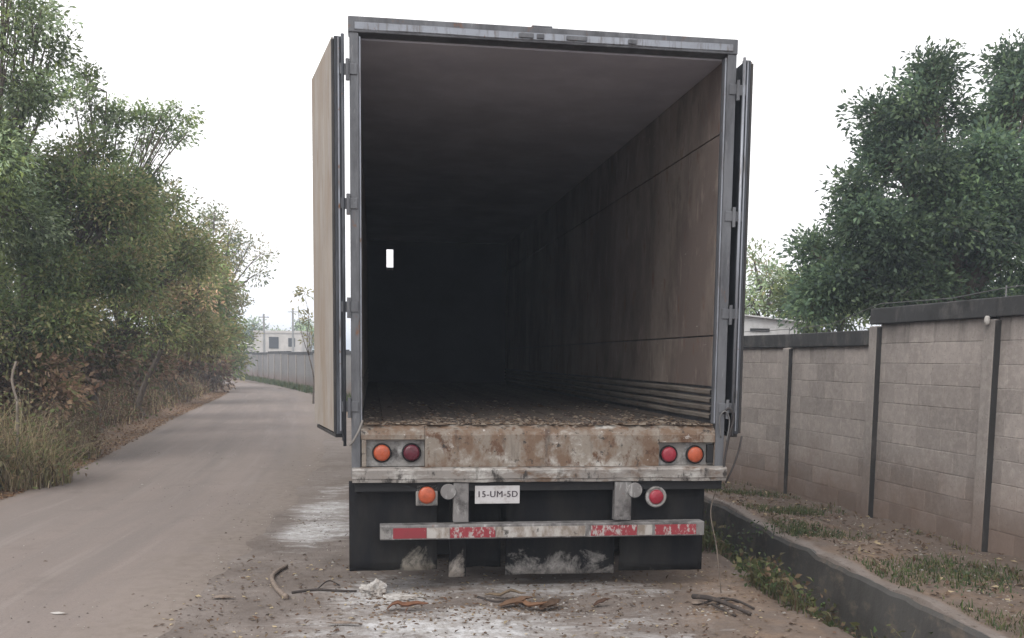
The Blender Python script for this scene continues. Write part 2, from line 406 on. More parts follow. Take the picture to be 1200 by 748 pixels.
V = np.zeros((NY * NS, 3), np.float32); att = {k: np.zeros(NY * NS, np.float32) for k in ('litter', 'dark_earth', 'powder')}
k = 0
for y in ys:
    dx = float(ditch_x(min(y, 140))); rl = float(road_l(min(y, 69))); rr = float(road_r(min(y, 64))); wx = float(wall_x(min(y, 140)))
    for s in ss:
        x = s + dx
        V[k] = (x, y, ground_z(x, y) if y < 140 and abs(x) < 80 else (-.02 if abs(x) < 200 else 0))
        lit = 0.0
        if x < rl + .2: lit = min(1, max(0, (rl + .35 - x) / .35))
        if s > .1 and x < wx: lit = .75
        if -1.9 < s < -.5: lit = max(lit, .75 * min(1, (s + 1.9) / .5))
        att['litter'][k] = lit
        dark_v = .30 if s > .1 and x < wx else 0.0
        if s > -.9 and s < -.0: dark_v = .45  # earth darker along the ditch floor and bank
        if s > .3 and wx - x < .75: dark_v = .62  # earth darkest in a band along the wall foot
        if -2.4 < x < 2.2 and 4 < y < 10: dark_v = max(dark_v, .28)
        att['dark_earth'][k] = dark_v
        if 3 < y < 16 and -5 < x < 2.5:
            p = 0.0
            for (cx, cy, rx, ry, a) in powder:
                d2 = ((x - cx) / rx) ** 2 + ((y - cy) / ry) ** 2
                if d2 < 4: p = max(p, a * math.exp(-d2 * .9))
            att['powder'][k] = p
        k += 1
i, j = np.meshgrid(np.arange(NY - 1), np.arange(NS - 1), indexing='ij')
a0 = (i * NS + j).ravel()
F = np.stack([a0, a0 + 1, a0 + NS + 1, a0 + NS], 1)
me = fan_mesh('ground', V, F, 'earth')
for kx, arr in att.items():
    a = me.attributes.new(kx, 'FLOAT', 'POINT'); a.data.foreach_set('value', arr)
me.polygons.foreach_set('use_smooth', [True] * len(me.polygons))
g = link('ground', me); tag(g, kind='structure')

# road sheet: 4 mm above the earth
ry_ = np.unique(np.concatenate([np.linspace(-38, 3, 20), np.arange(3, 16, .12), np.arange(16, 40, .4), np.linspace(40, 63, 60)]))
NT = 41
V = []; edge = []; lane = []
for y in ry_:
    l0 = float(road_l(y)); r0 = float(road_r(y))
    l0 += .12 * nz(y, 0, .7, 21) + .06 * nz(y, 0, 3, 22)
    r0 += .22 * nz(y, 0, .8, 23) + .10 * nz(y, 0, 2.6, 24)
    for t in np.linspace(0, 1, NT):
        x = l0 + (r0 - l0) * t
        V.append((x, y, (-.012 if t in (0, 1) else .004 + .02 * (.5 + nz(x, y, .5, 30)) * min(1, t * 8, (1 - t) * 8))))
        edge.append(min(1, min((x - l0) / .5, (r0 - x) / 1.3))); lane.append((x - .5 * (float(road_l(y)) + float(road_r(y))), y, 0))
V = np.array(V, np.float32); n1 = len(ry_)
i, j = np.meshgrid(np.arange(n1 - 1), np.arange(NT - 1), indexing='ij'); a0 = (i * NT + j).ravel()
me = fan_mesh('road', V, np.stack([a0, a0 + 1, a0 + NT + 1, a0 + NT], 1), 'road')
a = me.attributes.new('edge', 'FLOAT', 'POINT'); a.data.foreach_set('value', np.array(edge, np.float32))
a = me.attributes.new('lane', 'FLOAT_VECTOR', 'POINT'); a.data.foreach_set('vector', np.array(lane, np.float32).ravel())
me.polygons.foreach_set('use_smooth', [True] * len(me.polygons))
tag(link('road', me), kind='structure')

# concrete side of the drainage ditch
mb = MB(); dys = np.concatenate([np.arange(-6, 14, .08), np.arange(14, 30, .5)]); prof_n = 6
for q, y in enumerate(dys):
    x = float(ditch_x(y)); t = .012 + .035 * nz(y, 0, 1.4, 40) + .022 * nz(y, 0, 5, 41)
    o2 = .012 * nz(y, 0, 1.7, 43)
    for (dx, z) in ((-.035 + o2, -.62), (-.03 + o2, -.25), (-.012 + o2, t - .03), (.005 + o2, t), (.045, t - .012), (.06, -.3)):
        mb.v.append((x + dx, y, z))
for q in range(len(dys) - 1):
    for w in range(prof_n - 1):
        a = q * prof_n + w; mb.f.append((a, a + 1, a + prof_n + 1, a + prof_n)); mb.mi.append(0)
o = obj('ditch_wall', mb, 'ditch_concrete', smooth=False); tag(o, kind='structure')

# ------------------------------------------------------------------ block wall
def wall_frame(y):
    x = float(wall_x(y)); e = .05; d = Vector((float(wall_x(y + e)) - float(wall_x(y - e)), 2 * e, 0)).normalized()
    return Vector((x, y, 0)), d, Vector((-d.y, d.x, 0))     # point, along (+Y), outward (towards the road, -X)
wall = empty('block_wall', (float(wall_x(8.27)), 8.27, 0))
tag(wall, 'long grey concrete block wall with posts and dark coping beside the ditch', 'wall')
def to_wall(mb):
    for q in range(len(mb.v)):
        mb.v[q] = tuple(Vector(mb.v[q]) - wall.location)
    return mb
def wbox(p, d, nrm, a0, a1, o0, o1, z0, z1, mb=None):
    """box in wall coordinates: a along, o outward"""
    mb = mb or MB(); k = len(mb.v)
    for z in (z0, z1):
        for oo in (o0, o1):
            for aa in (a0, a1):
                q = p + d * aa + nrm * oo; mb.v.append((q.x, q.y, z))
    for f in ((0, 2, 3, 1), (4, 5, 7, 6), (0, 1, 5, 4), (2, 6, 7, 3), (0, 4, 6, 2), (1, 3, 7, 5)):
        mb.f.append(tuple(k + i for i in f)); mb.mi.append(0)
    return mb
post_y = [2.75, 4.6, 6.43, 8.27, 10.08, 12.05, 13.95, 15.8, 17.7]
# one block mesh shared by all whole blocks: slightly uneven arrises
def block_mesh(L, H=.188, D=.15):
    b = bmesh.new(); bmesh.ops.create_cube(b, size=1); bmesh.ops.scale(b, vec=(L, D, H), verts=b.verts)
    bmesh.ops.bevel(b, geom=list(b.edges), offset=.0025, segments=1, affect='EDGES')
    me = bpy.data.meshes.new('block'); b.to_mesh(me); b.free(); me.materials.append(MATS['block']); return me
BM = {}
for q in range(len(post_y) - 1):
    y0, y1 = post_y[q], post_y[q + 1]
    p0 = wall_frame(y0)[0]; p1 = wall_frame(y1)[0]; d = (p1 - p0); Lp = d.length; d.normalize(); nrm = Vector((-d.y, d.x, 0))
    high = y0 < 10.0
    top = 2.02 if high else 1.80
    zb = -.2
    # mortar core, recessed behind the block faces
    obj('mortar', to_wall(wbox(p0, d, nrm, .06, Lp - .06, -.155, -.003, zb - .2, top - .002)), 'mortar', wall)
    ncourse = 11 if high else 10; ch = (top - zb) / ncourse
    if y0 < 4: z_start = 0
    for c in range(ncourse):
        a = .062; first = True; zc = zb + ch * (c + .5)
        while a < Lp - .07:
            L = .40
            if first and c % 2: L = .20
            first = False
            L = min(L, Lp - .07 - a)
            if L < .06: break
            Lb = round(L - .007, 3)
            key = (Lb, round(ch, 3))
            if key not in BM: BM[key] = block_mesh(Lb, ch - .007)
            if zc > -.15 and (y0 > 4 ):
                bo = link('block', BM[key], wall)
                jit = random.uniform(-.0012, .0012)
                pp = p0 + d * (a + L / 2) + nrm * (-.075 + jit) - wall.location
                bo.location = (pp.x, pp.y, zc)
                bo.rotation_euler = (0, random.uniform(-.004, .004), math.atan2(d.y, d.x) + random.uniform(-.006, .006))
            a += L
    # coping beam
    obj('coping', to_wall(wbox(p0, d, nrm, -.06 if high else .06, Lp - (.06 if y1 < 10.05 or not high else -.10), -.19, .035, top, top + .165)), 'coping', wall, bevel=.01)
for q, y in enumerate(post_y):
    p, d, nrm = wall_frame(y)
    top = 2.0 if y < 10.2 else 1.79
    mb = wbox(p, d, nrm, -.075, .075, -.17, .055, -.5, top)
    obj('post', to_wall(mb), 'post_concrete', wall, bevel=.012)
    mb = wbox(p, d, nrm, -.088, -.0765, -.05, .052, -.5, top - .01)
    obj('mouldy_joint', to_wall(mb), 'mould', wall)
    if abs(y - 8.27) < .01:
        mb = MB(); c = p + nrm * .075
        mb.lathe([(.010, -.05), (.022, -.04), (.025, -.01), (.020, .02), (.012, .03)], (c.x, c.y, 2.0), (0, 0, 1), 10)
        obj('rebar_cap', to_wall(mb), 'chalk', wall, smooth=True)
# the wall runs on, panel after panel
fy = [17.7]
while fy[-1] < 92: fy.append(fy[-1] + 2.6)
for q in range(len(fy) - 1):
    p0 = wall_frame(fy[q])[0]; p1 = wall_frame(fy[q + 1])[0]; d = p1 - p0; Lp = d.length; d.normalize(); nrm = Vector((-d.y, d.x, 0))
    top = 1.72 + .06 * ((q // 3) % 2)
    obj('wall_panel', to_wall(wbox(p0, d, nrm, .07, Lp - .07, -.15, 0, -.5, top)), 'far_block', wall)
    obj('coping', to_wall(wbox(p0, d, nrm, 0, Lp, -.19, .035, top + .001, top + .15)), 'coping', wall)
    obj('post', to_wall(wbox(p1, d, nrm, -.07, .07, -.17, .05, -.5, top - .003)), 'post_concrete', wall)

# wire strung along the coping
mb = MB(); pts = []
for (y, z) in ((2.75, 2.34), (4.6, 2.31), (6.43, 2.30), (8.27, 2.27), (9.0, 2.225), (10.2, 2.24), (11.2, 2.06), (12.2, 2.03), (13.5, 2.02), (15.8, 2.05)):
    p, d, nrm = wall_frame(y); pts.append((p.x - nrm.x * .08, y, z))
mb.tube(pts, .0045, 5)
o = obj('fence_wire', mb, 'wire'); tag(o, 'thin slack wire strung along the dark coping of the block wall', 'wire')
mb = MB()
for y, z0, z1 in ((4.6, 2.17, 2.33), (8.27, 2.17, 2.29), (12.2, 1.95, 2.05), (15.8, 1.95, 2.07)):
    p, d, nrm = wall_frame(y); x = p.x - nrm.x * .08
    mb2 = MB().tube([(x, y, z0), (x, y, z1)], .007, 5); obj('wire_stake', mb2, 'wire', o)

# ------------------------------------------------------------------ semi-trailer (local: x across, y forward, z up; origin = rear left corner on the ground)
T = empty('semi_trailer', (-1.081, 6.43, 0), R(8.3))
tag(T, 'old grey box semi-trailer parked with both rear doors open and dark empty interior', 'trailer')
W, L = 2.61, 11.0
def B(name, x0, x1, y0, y1, z0, z1, mat, parent=None, bevel=.004):
    return obj(name, MB().box(x0, x1, y0, y1, z0, z1), mat, parent or T, bevel=bevel)
# shell
B('side_wall', 0.012, .040, .10, L + .1, 1.0, 3.72, 'frame_metal')
B('side_wall', W - .040, W - .012, .10, L + .1, 1.0, 3.72, 'frame_metal')
mb = MB()
rn = 24                                     # roof skin sags and bulges a little between its bows
for q in range(rn + 1):
    y = .06 + (L + .04 - .06) * q / rn
    for x in np.linspace(.012, W - .012, 9):
        mb.v.append((x, y, 3.765 + .016 * math.sin(math.pi * (x / W)) + .006 * nz(x * 2, y * 2, 1, 70)))
for q in range(rn):
    for w in range(8):
        a = q * 9 + w; mb.f.append((a, a + 1, a + 10, a + 9)); mb.mi.append(0)
rf = obj('roof', mb, 'frame_metal', T, smooth=True)
sm = rf.modifiers.new('solid', 'SOLIDIFY'); sm.thickness = .02; sm.offset = -1
B('ceiling', .042, W - .042, .10, L, 3.69, 3.715, 'inner_ceiling')
hx0, hx1, hz0, hz1 = .395, .515, 3.17, 3.54
mb = MB()
for (x0, x1, z0, z1) in ((.042, hx0, 1.0, 3.70), (hx1, W - .042, 1.0, 3.70), (hx0, hx1, 1.0, hz0), (hx0, hx1, hz1, 3.70)):
    mb.box(x0, x1, L, L + .06, z0, z1)
obj('front_wall', mb, 'front_dark', T)
B('vent_flap', hx0 - .01, hx1 + .01, L + .062, L + .07, hz0 - .02, hz0 + .055, 'housing')
# lining panels in rows, seams open by a few mm
rows = [(1.44, 1.795), (1.805, 3.195), (3.205, 3.685)]
for side in (0, 1):
    for (z0, z1) in rows:
        for q in range(5):
            y0 = .125 + q * 2.175
            x0, x1 = (.042, .056) if side == 0 else (W - .056, W - .042)
            dz = random.uniform(-.003, .003)
            B('lining_panel', x0 - (0 if side == 0 else dz * .5 + .002), x1 + (dz * .5 + .002 if side == 0 else 0), y0, min(L, y0 + 2.169), z0, z1, 'inner_lining', bevel=.002)
    for q in range(4):
        z = 1.20 + q * .06
        x0, x1 = (.042, .068) if side == 0 else (W - .070, W - .042)
        mb = MB().prism([(0, z), (0, z + .042), (.001, z + .042), (.001, z)], 0, 1)
        mb = MB()
        k = len(mb.v); n_ = 30
        sgn = 1 if side == 0 else -1
        xb = .042 if side == 0 else W - .042
        prof = [(xb, z - .004), (xb + sgn * .022, z + .006), (xb + sgn * .024, z + .030), (xb, z + .042)]
        for t in range(n_ + 1):
            y = .12 + (L - .12) * (t / n_) ** 1.6
            w = .004 * nz(y, z * 5, 1.6, 80 + side)
            for (px_, pz_) in prof: mb.v.append((px_ + sgn * abs(w), y, pz_ + w))
        for t in range(n_):
            for w in range(3):
                a = t * 4 + w; mb.f.append((a, a + 1, a + 5, a + 4)); mb.mi.append(0)
        obj('scuff_rail', mb, 'scuff', T)
# floor
B('floor_frame', .045, W - .045, .14, L - .01, 1.02, 1.14, 'under_black')
np_ = 17; pw = (W - .13) / np_
for q in range(np_):
    x0 = .065 + q * pw
    B('floor_plank', x0 + .003, x0 + pw - .003, .10, L - .005, 1.145, 1.174 + random.uniform(-.004, .003), 'plank', bevel=.003)
# rear frame
for side in (0, 1):
    x0, x1 = (0, .060) if side == 0 else (W - .066, W)
    fp = B('frame_post', x0, x1, -.02, .098, .80, 3.70, 'frame_metal', bevel=.006)
    # inner lip and rub bead
    xa, xb = (.0605, .072) if side == 0 else (W - .078, W - .0665)
    B('post_lip', xa, xb, -.008, .04, 1.18, 3.68, 'rod_metal', bevel=.002)
    for zc in (3.47, 2.62, 1.95, 1.29):
        xc = -.012 if side == 0 else W + .012
        mb = MB().tube([(xc, -.03, zc - .075), (xc, -.03, zc + .06)], .012, 10)
        h_ = obj('hinge', mb, 'frame_metal', T, smooth=False)
        xs = (-.02, .05) if side == 0 else (W - .05, W + .02)
        mbx = MB().box(xs[0], xs[1], -.028, -.021, zc - .035, zc + .035)
        obj('hinge_leaf', mbx, 'frame_metal', h_, bevel=.004)
hd = B('header', -.008, W + .004, -.025, .10, 3.70, 3.80, 'frame_metal', bevel=.006)
# lighter dented strip on the header
mb = MB(); n_ = 40
for q in range(n_ + 1):
    x = .035 + (W - .07) * q / n_
    dent = -.012 * max(0, nz(x, 0, 3.2, 90)) ; 
    for (yy, zz) in ((-.0255, 3.712), (-.034 - dent, 3.718), (-.034 - dent * .6, 3.757), (-.0255, 3.763)):
        mb.v.append((x, yy, zz + .004 * nz(x, zz, 2, 91)))
for q in range(n_):
    for w in range(3):
        a = q * 4 + w; mb.f.append((a, a + 1, a + 5, a + 4)); mb.mi.append(0)
obj('header_strip', mb, 'rod_metal', hd)
obj('header_bump', MB().prism([(-.02, 3.801), (-.015, 3.815), (.05, 3.815), (.06, 3.801)], 1.19, 1.33), 'frame_metal', hd, bevel=.006)
for (x0, x1) in ((1.10, 1.20), (1.42, 1.56), (1.84, 1.90), (1.22, 1.27)):
    obj('clearance_lamp_stub', MB().box(x0, x1, -.044, -.036, 3.722, 3.752), 'frame_metal', hd, bevel=.004)
# sill with recessed lamp boxes
prof = [(.098, 1.176), (.03, 1.165), (-.012, 1.135), (-.028, 1.10), (-.028, .882), (.098, .882)]
mb = MB()
cuts = np.linspace(.492, 2.132, 42); n_ = len(prof)
for q, x in enumerate(cuts):
    for w, (yy, zz) in enumerate(prof):
        dn = .008 * nz(x, zz, 3, 100) + .004 * nz(x, zz, 9, 101) if 0 < w < 5 else 0
        mb.v.append((x, yy + dn, zz + (dn * .8 if w < 4 else 0)))
mb.f.append(tuple(range(n_))); mb.mi.append(0)
for q in range(len(cuts) - 1):
    for w in range(n_):
        a = q * n_ + w; b2 = q * n_ + (w + 1) % n_; mb.f.append((a, b2, b2 + n_, a + n_)); mb.mi.append(0)
mb.f.append(tuple((len(cuts) - 1) * n_ + i for i in range(n_))); mb.mi.append(0)
sill = obj('rear_sill', mb, 'sill_metal', T)
def lamp_box(x0, x1, zt):
    topm = MB().prism([(.097, 1.174), (.03, 1.163), (-.012, 1.133), (-.026, 1.10), (-.026, zt), (.097, zt)], x0, x1)
    hb = obj('lamp_box', topm, 'sill_metal', T, bevel=.003)
    obj('back_plate', MB().box(x0 + .001, x1 - .001, .02, .08, .884, zt - .001), 'housing', hb)
    return hb
lamp_box(.062, .4905, 1.068); lamp_box(2.1335, W - .068, 1.046)
B('lamp_box_divider', .068, .098, -.024, .019, .884, 1.066, 'sill_metal')
B('lamp_box_divider', 2.548 - .01, 2.543, -.02, .019, .884, 1.044, 'sill_metal')
mb = MB()
n_ = 60
lp = [(-.028, .8795), (-.070, .874), (-.076, .862), (-.070, .806), (-.064, .80), (-.060, .780), (.02, .780), (.02, .8795)]
for q in range(n_ + 1):
    x = .004 + (W + .004) * q / n_
    for w, (yy, zz) in enumerate(lp):
        dn = .006 * nz(x, zz, 4, 110) + .004 * nz(x, zz, 14, 111) if 0 < w < 6 else 0
        mb.v.append((x, yy + dn, zz + dn * .6))
k8 = len(lp)
for q in range(n_):
    for w in range(k8):
        a = q * k8 + w; b2 = q * k8 + (w + 1) % k8; mb.f.append((a, b2, b2 + k8, a + k8)); mb.mi.append(0)
mb.f.append(tuple(range(k8))); mb.mi.append(0); mb.f.append(tuple(n_ * k8 + i for i in range(k8))); mb.mi.append(0)
obj('rear_ledge', mb, 'ledge_metal', T)
B('ledge_underside', .02, W - .01, -.03, .25, .715, .778, 'under_black')
# round tail lamps
def tail_lamp(x, z, mat, r=.066, y=.02):
    t = obj('tail_lamp', MB().lathe([(r, 0), (r, .018), (r * .9, .024), (r * .86, .018)], (x, y, z), (0, -1, 0), 24), 'under_black', T)
    obj('lens', MB().lathe([(r * .85, .006), (r * .84, .022), (r * .7, .031), (r * .4, .036), (r * .05, .038)], (x, y, z), (0, -1, 0), 24), mat, t, smooth=True)
    return t
tail_lamp(.202, .976, 'lens_orange'); tail_lamp(.402, .977, 'lens_maroon'); tail_lamp(2.214, .960, 'lens_red', .064); tail_lamp(2.407, .958, 'lens_orange')
B('side_bracket', 2.49, 2.535, -.015, .019, .90, 1.03, 'under_black')
# lower marker lamps
t = B('marker_lamp', .43, .58, -.03, -.012, .615, .765, 'housing', bevel=.008)
obj('lens', MB().lathe([(.06, 0), (.058, .018), (.045, .026), (.01, .03)], (.505, -.03, .69), (0, -1, 0), 22), 'lens_orange', t, smooth=True)
B('lamp_hanger', .48, .53, -.012, .01, .68, .79, 'under_black')
t = obj('marker_lamp', MB().lathe([(.075, -.01), (.075, .012), (.066, .02), (.054, .014)], (2.116, -.03, .664), (0, -1, 0), 24), 'housing', T)
obj('lens', MB().lathe([(.053, .004), (.051, .022), (.04, .03), (.01, .034)], (2.116, -.03, .664), (0, -1, 0), 22), 'lens_red', t, smooth=True)
B('lamp_hanger', 2.09, 2.14, -.019, .01, .68, .79, 'under_black')
# licence plate
pl = B('licence_plate', .833, 1.143, -.042, -.036, .628, .752, 'plate_white', bevel=.002)
B('plate_bracket', .86, 1.12, -.035, -.02, .66, .715, 'under_black')
def text_mesh(s, size, mat, name='lettering'):
    cu = bpy.data.curves.new(name, 'FONT'); cu.body = s; cu.size = size; cu.align_x = 'CENTER'; cu.align_y = 'CENTER'; cu.extrude = .001; cu.space_character = 1.1
    tmp = bpy.data.objects.new(name, cu); col.objects.link(tmp)
    dg = bpy.context.evaluated_depsgraph_get(); me = bpy.data.meshes.new_from_object(tmp.evaluated_get(dg))
    bpy.data.objects.remove(tmp); me.materials.clear(); me.materials.append(MATS[mat]); return me
o = link('plate_lettering', text_mesh('15-UM-5D', .060, 'plate_ink'), pl); o.location = (.9872, -.0435, .692); o.rotation_euler = (R(90), 0, 0)
o = link('plate_lettering', text_mesh('15-UM-5D', .060, 'plate_ink'), pl); o.location = (.9892, -.0439, .6925); o.rotation_euler = (R(90), 0, 0)
# under-run bumper
for (x0, x1) in ((.685, .79), (1.815, 1.935)):
    st = B('bumper_strut', x0, x1, -.05, .02, .50, .775, 'strut_grey', bevel=.006)
    xc = x0 - .035 if x0 < 1 else x1 + .02
    obj('strut_disc', MB().lathe([(.052, -.01), (.055, .0), (.05, .012)], (xc, -.055, .715), (0, -1, 0), 18), 'strut_grey', st)
bar = B('bumper_bar', .187, 2.462, -.085, .02, .392, .492, 'strut_grey', bevel=.006)
segs = [(.275, .50, 'tape_red'), (.503, .655, 'tape_white'), (.66, .97, 'tape_red_worn'), (.975, 1.60, 'tape_white'), (1.64, 1.97, 'tape_red_worn'), (1.975, 2.08, 'tape_white'), (2.10, 2.40, 'tape_red_worn')]
for (x0, x1, mt) in segs:
    obj('reflective_tape', MB().box(x0, x1, -.0875, -.0862, .402, .474), mt, bar)
obj('bumper_cap', MB().box(.19, .262, -.0885, -.0862, .40, .478), 'housing', bar)
# mud flaps
def flap_mat(name, stains):
    """black rubber with dried white splashes: (x centre, half width, upper limit z, strength)"""
    mt, n, l, b = newmat(name)
    tc = n.new('ShaderNodeTexCoord'); co = tc.outputs['Object']
    sx = n.new('ShaderNodeSeparateXYZ'); l.new(co, sx.inputs[0])
    c = mixc(n, l, ramp(n, l, noise(n, l, 3, co, 6, .6, (2, 1, .6)), .4, .7), (0.010, 0.010, 0.012), (0.024, 0.023, 0.022))
    for (cx, hw, zt, colr) in stains:
        dx = ramp(n, l, math_(n, l, 'ABSOLUTE', math_(n, l, 'SUBTRACT', sx.outputs['X'], cx)), hw * .6, hw * 1.25, 0, .30)
        dz = ramp(n, l, sx.outputs['Z'], zt - .16, zt + .10, 0, .30)
        big = noise(n, l, 4.6, co, 10, .70, (1.0, 1, 1.2), .9)
        fine = noise(n, l, 20, co, 7, .75, (1.1, 1, .9))
        v = math_(n, l, 'ADD', math_(n, l, 'MULTIPLY', big, .75), math_(n, l, 'MULTIPLY', fine, .35))
        v = math_(n, l, 'SUBTRACT', math_(n, l, 'SUBTRACT', v, dx), dz)
        c = mixc(n, l, ramp(n, l, v, .40, .60, 0, .95), c, colr)
    l.new(c, b.inputs['Base Color']); b.inputs['Roughness'].default_value = .85; b.inputs['Specular IOR Level'].default_value = .2
    bump(n, l, b, noise(n, l, 40, co, 5), .3, .006)
flap_mat('flap_left', [(.45, .15, .33, (0.30, 0.275, 0.235))])
flap_mat('flap_mid', [(1.47, .46, .27, (0.36, 0.345, 0.33)), (.72, .08, .24, (0.40, 0.365, 0.33))])
flap_mat('flap_right', [(2.2, .14, .12, (0.2, 0.19, 0.18))])
def flap(x0, x1, z0, z1, y, mat, seed):
    mb = MB(); nx, nzz = 12, 8
    for a in range(nzz + 1):
        for q in range(nx + 1):
            x = x0 + (x1 - x0) * q / nx; t = a / nzz; z = z1 + (z0 - z1) * t
            mb.v.append((x, y + .02 * t * nz(x, z, 3, seed) + .015 * t * t, z + (.012 * nz(x, 0, 6, seed) if a == nzz else 0)))
    for a in range(nzz):
        for q in range(nx):
            k = a * (nx + 1) + q; mb.f.append((k, k + 1, k + nx + 2, k + nx + 1)); mb.mi.append(0)
    o = obj('mud_flap', mb, mat, T, smooth=True)
    s_ = o.modifiers.new('solid', 'SOLIDIFY'); s_.thickness = .012
    return o
flap(-.02, .58, .155, .80 - .02, .05, 'flap_left', 200)
flap(.668, .79, .085, .70, .12, 'flap_mid', 210); flap(.80, 1.06, .11, .70, .30, 'flap_right', 212); flap(1.072, 1.86, .09, .70, .12, 'flap_mid', 214)  # set-back middle piece added to keep the gap between flaps dark
flap(1.885, 2.50, .115, .715, .06, 'flap_right', 220)
# chassis and running gear
for x in (.78, 1.75):
    B('chassis_rail', x, x + .08, .26, L - .3, .72, 1.015, 'under_black')
for y in np.arange(.6, L - .3, .9):
    B('cross_member', .06, W - .06, y, y + .06, .93, 1.015 - .003, 'under_black', bevel=0)
obj('gap_filler_drum', MB().lathe([(.02, -.55), (.10, -.54), (.125, -.50), (.125, .50), (.10, .54), (.02, .55)], (1.15, .52, .52), (1, 0, 0), 18), 'under_black', T, smooth=True)  # dark drum added to block the view of lit ground behind the flaps
B('gap_filler_board', .585, .70, .34, .36, .20, .715, 'under_black')  # dark board added to close the bright gap beside the left flap
tyre_prof = [(.27, -.12), (.36, -.135), (.46, -.13), (.5, -.10), (.505, 0), (.5, .10), (.46, .13), (.36, .135), (.27, .12)]
tm = None
for y in (1.35, 2.65):
    obj('axle', MB().tube([(.2, y, .505), (W - .2, y, .505)], .07, 10), 'under_black', T)
    B('spring_hanger', .80, .86, y - .45, y + .45, .60, .718, 'under_black'); B('spring_hanger', 1.75, 1.81, y - .45, y + .45, .60, .718, 'under_black')
    for x in (.175, .485, W - .485, W - .175):
        wh = obj('wheel', MB().tube([(x - .1, y, .505), (x + .1, y, .505)], .12, 14), 'under_black', T)
        ty = MB().lathe([(r_, h_) for r_, h_ in tyre_prof], (x, y, .505), (1, 0, 0), 36)
        obj('tyre', ty, 'tyre', wh, smooth=True)
        for h_ in (-.06, .06):
            pass
        obj('rim', MB().lathe([(.268, -.1), (.25, -.04), (.13, -.02), (.13, .02), (.25, .04), (.268, .1)], (x, y, .505), (1, 0, 0), 24), 'rim', wh)
for x in (.55, W - .63):
    B('landing_leg', x, x + .1, 8.3, 8.42, .05, 1.015, 'strut_grey'); B('landing_foot', x - .06, x + .16, 8.24, 8.48, 0.0, .05, 'strut_grey')
B('landing_brace', .65, W - .63, 8.34, 8.38, .5, .56, 'under_black')
# doors: hinged at the frame posts and swung back along the sides
def door(side):
    Wd, Td, z0, z1 = 1.04, .078, 1.105, 3.675
    hx = -.034 if side == 0 else W + .046
    ang = R(10.5) if side == 0 else R(-1.5)
    d = empty('rear_door', (hx, .0, 0)); d.parent = T; d.rotation_euler = (0, 0, ang)
    s = -1 if side == 0 else 1                 # outward
    # leaf occupies x from 0 to s*Td, y from 0 to Wd
    def bx(name, xa, xb, y0, y1, za, zb, mat, bevel=.004):
        x0, x1 = sorted((s * xa, s * xb))
        return obj(name, MB().box(x0, x1, y0, y1, za, zb), mat, d, bevel=bevel)
    bx('door_panel', .012, Td - .012, .02, Wd - .02, z0 + .01, z1 - .01, 'door_edge')
    bx('inner_face', Td - .0115, Td, .018, Wd - .004, z0 + .012, z1 - .004, 'door_face', .003)
    bx('edge_trim', .006, Td - .014, 0, .0195, z0, z1, 'door_edge', .004)
    bx('edge_bead', Td * .42, Td * .56, -.012, -.0005, z0 + .02, z1 - .01, 'rod_metal', .003)
    bx('edge_seal', Td - .013, Td + .004, .0, .0175, z0 + .005, z1 - .02, 'flap_rubber', .004)
    bx('bottom_seal', .02, Td - .01, .03, Wd - .05, z0 - .025, z0 - .0005, 'flap_rubber', .004)
    for yy in (.18, .52):                      # lock rods on the outer skin, now facing the trailer side
        x = s * -.012
        rod = obj('lock_rod', MB().tube([(x, yy, z0 - .06), (x, yy, z1 + .02)], .014, 10), 'rod_metal', d, smooth=True)
        pass
    for yy in (-.004,):
        x = s * .012
        obj('edge_rod', MB().tube([(x, -.012, z0 - (.08 if side == 0 else .01)), (x, -.012, z1 + .012)], .011, 8), 'rod_metal' if side else 'door_edge', d, smooth=True)
    for zc in (3.47, 2.62, 1.95, 1.29):
        bx('hinge_strap', -.022, .03, -.016, -.0012, zc - .035, zc + .035, 'frame_metal', .003)
    return d
door(0); door(1)
# lashing cord and hanging cable at the posts
def ropeline(name, pts, r, mat, sides=6):
    P = [Vector(p) for p in pts]; out = []
    for q in range(len(P) - 1):
        p0 = P[max(q - 1, 0)]; p1 = P[q]; p2 = P[q + 1]; p3 = P[min(q + 2, len(P) - 1)]
        for t in np.linspace(0, 1, 6, endpoint=False):
            out.append(.5 * ((2 * p1) + (p2 - p0) * t + (2 * p0 - 5 * p1 + 4 * p2 - p3) * t * t + (3 * p1 - p0 - 3 * p2 + p3) * t ** 3))
    out.append(P[-1]); return MB().tube(out, r, sides)
obj('lashing_cord', ropeline('c', [(.075, -.035, 1.20), (.05, -.045, 1.13), (.012, -.045, 1.06), (-.012, -.03, 1.03)], .008, 'cord_pale'), 'cord_pale', T, smooth=True)
obj('hanging_cable', ropeline('c', [(W - .02, -.03, 1.25), (W + .02, -.045, 1.29), (W + .055, -.045, 1.22), (W + .03, -.05, 1.12), (W + .0, -.05, .95), (W - .01, -.05, .78)], .009, 'cable'), 'cable', T, smooth=True)
obj('hanging_cable', ropeline('c', [(W + .13, -.02, 1.09), (W + .10, -.04, .98), (W + .055, -.05, .86), (W + .012, -.045, .76)], .007, 'cable'), 'cable', T, smooth=True)
obj('retaining_loop', ropeline('c', [(W - .03, -.035, 1.08), (W - .045, -.04, 1.22), (W - .01, -.05, 1.27), (W + .025, -.045, 1.20), (W + .01, -.04, 1.05)], .005, 'wire'), 'wire', T, smooth=True)

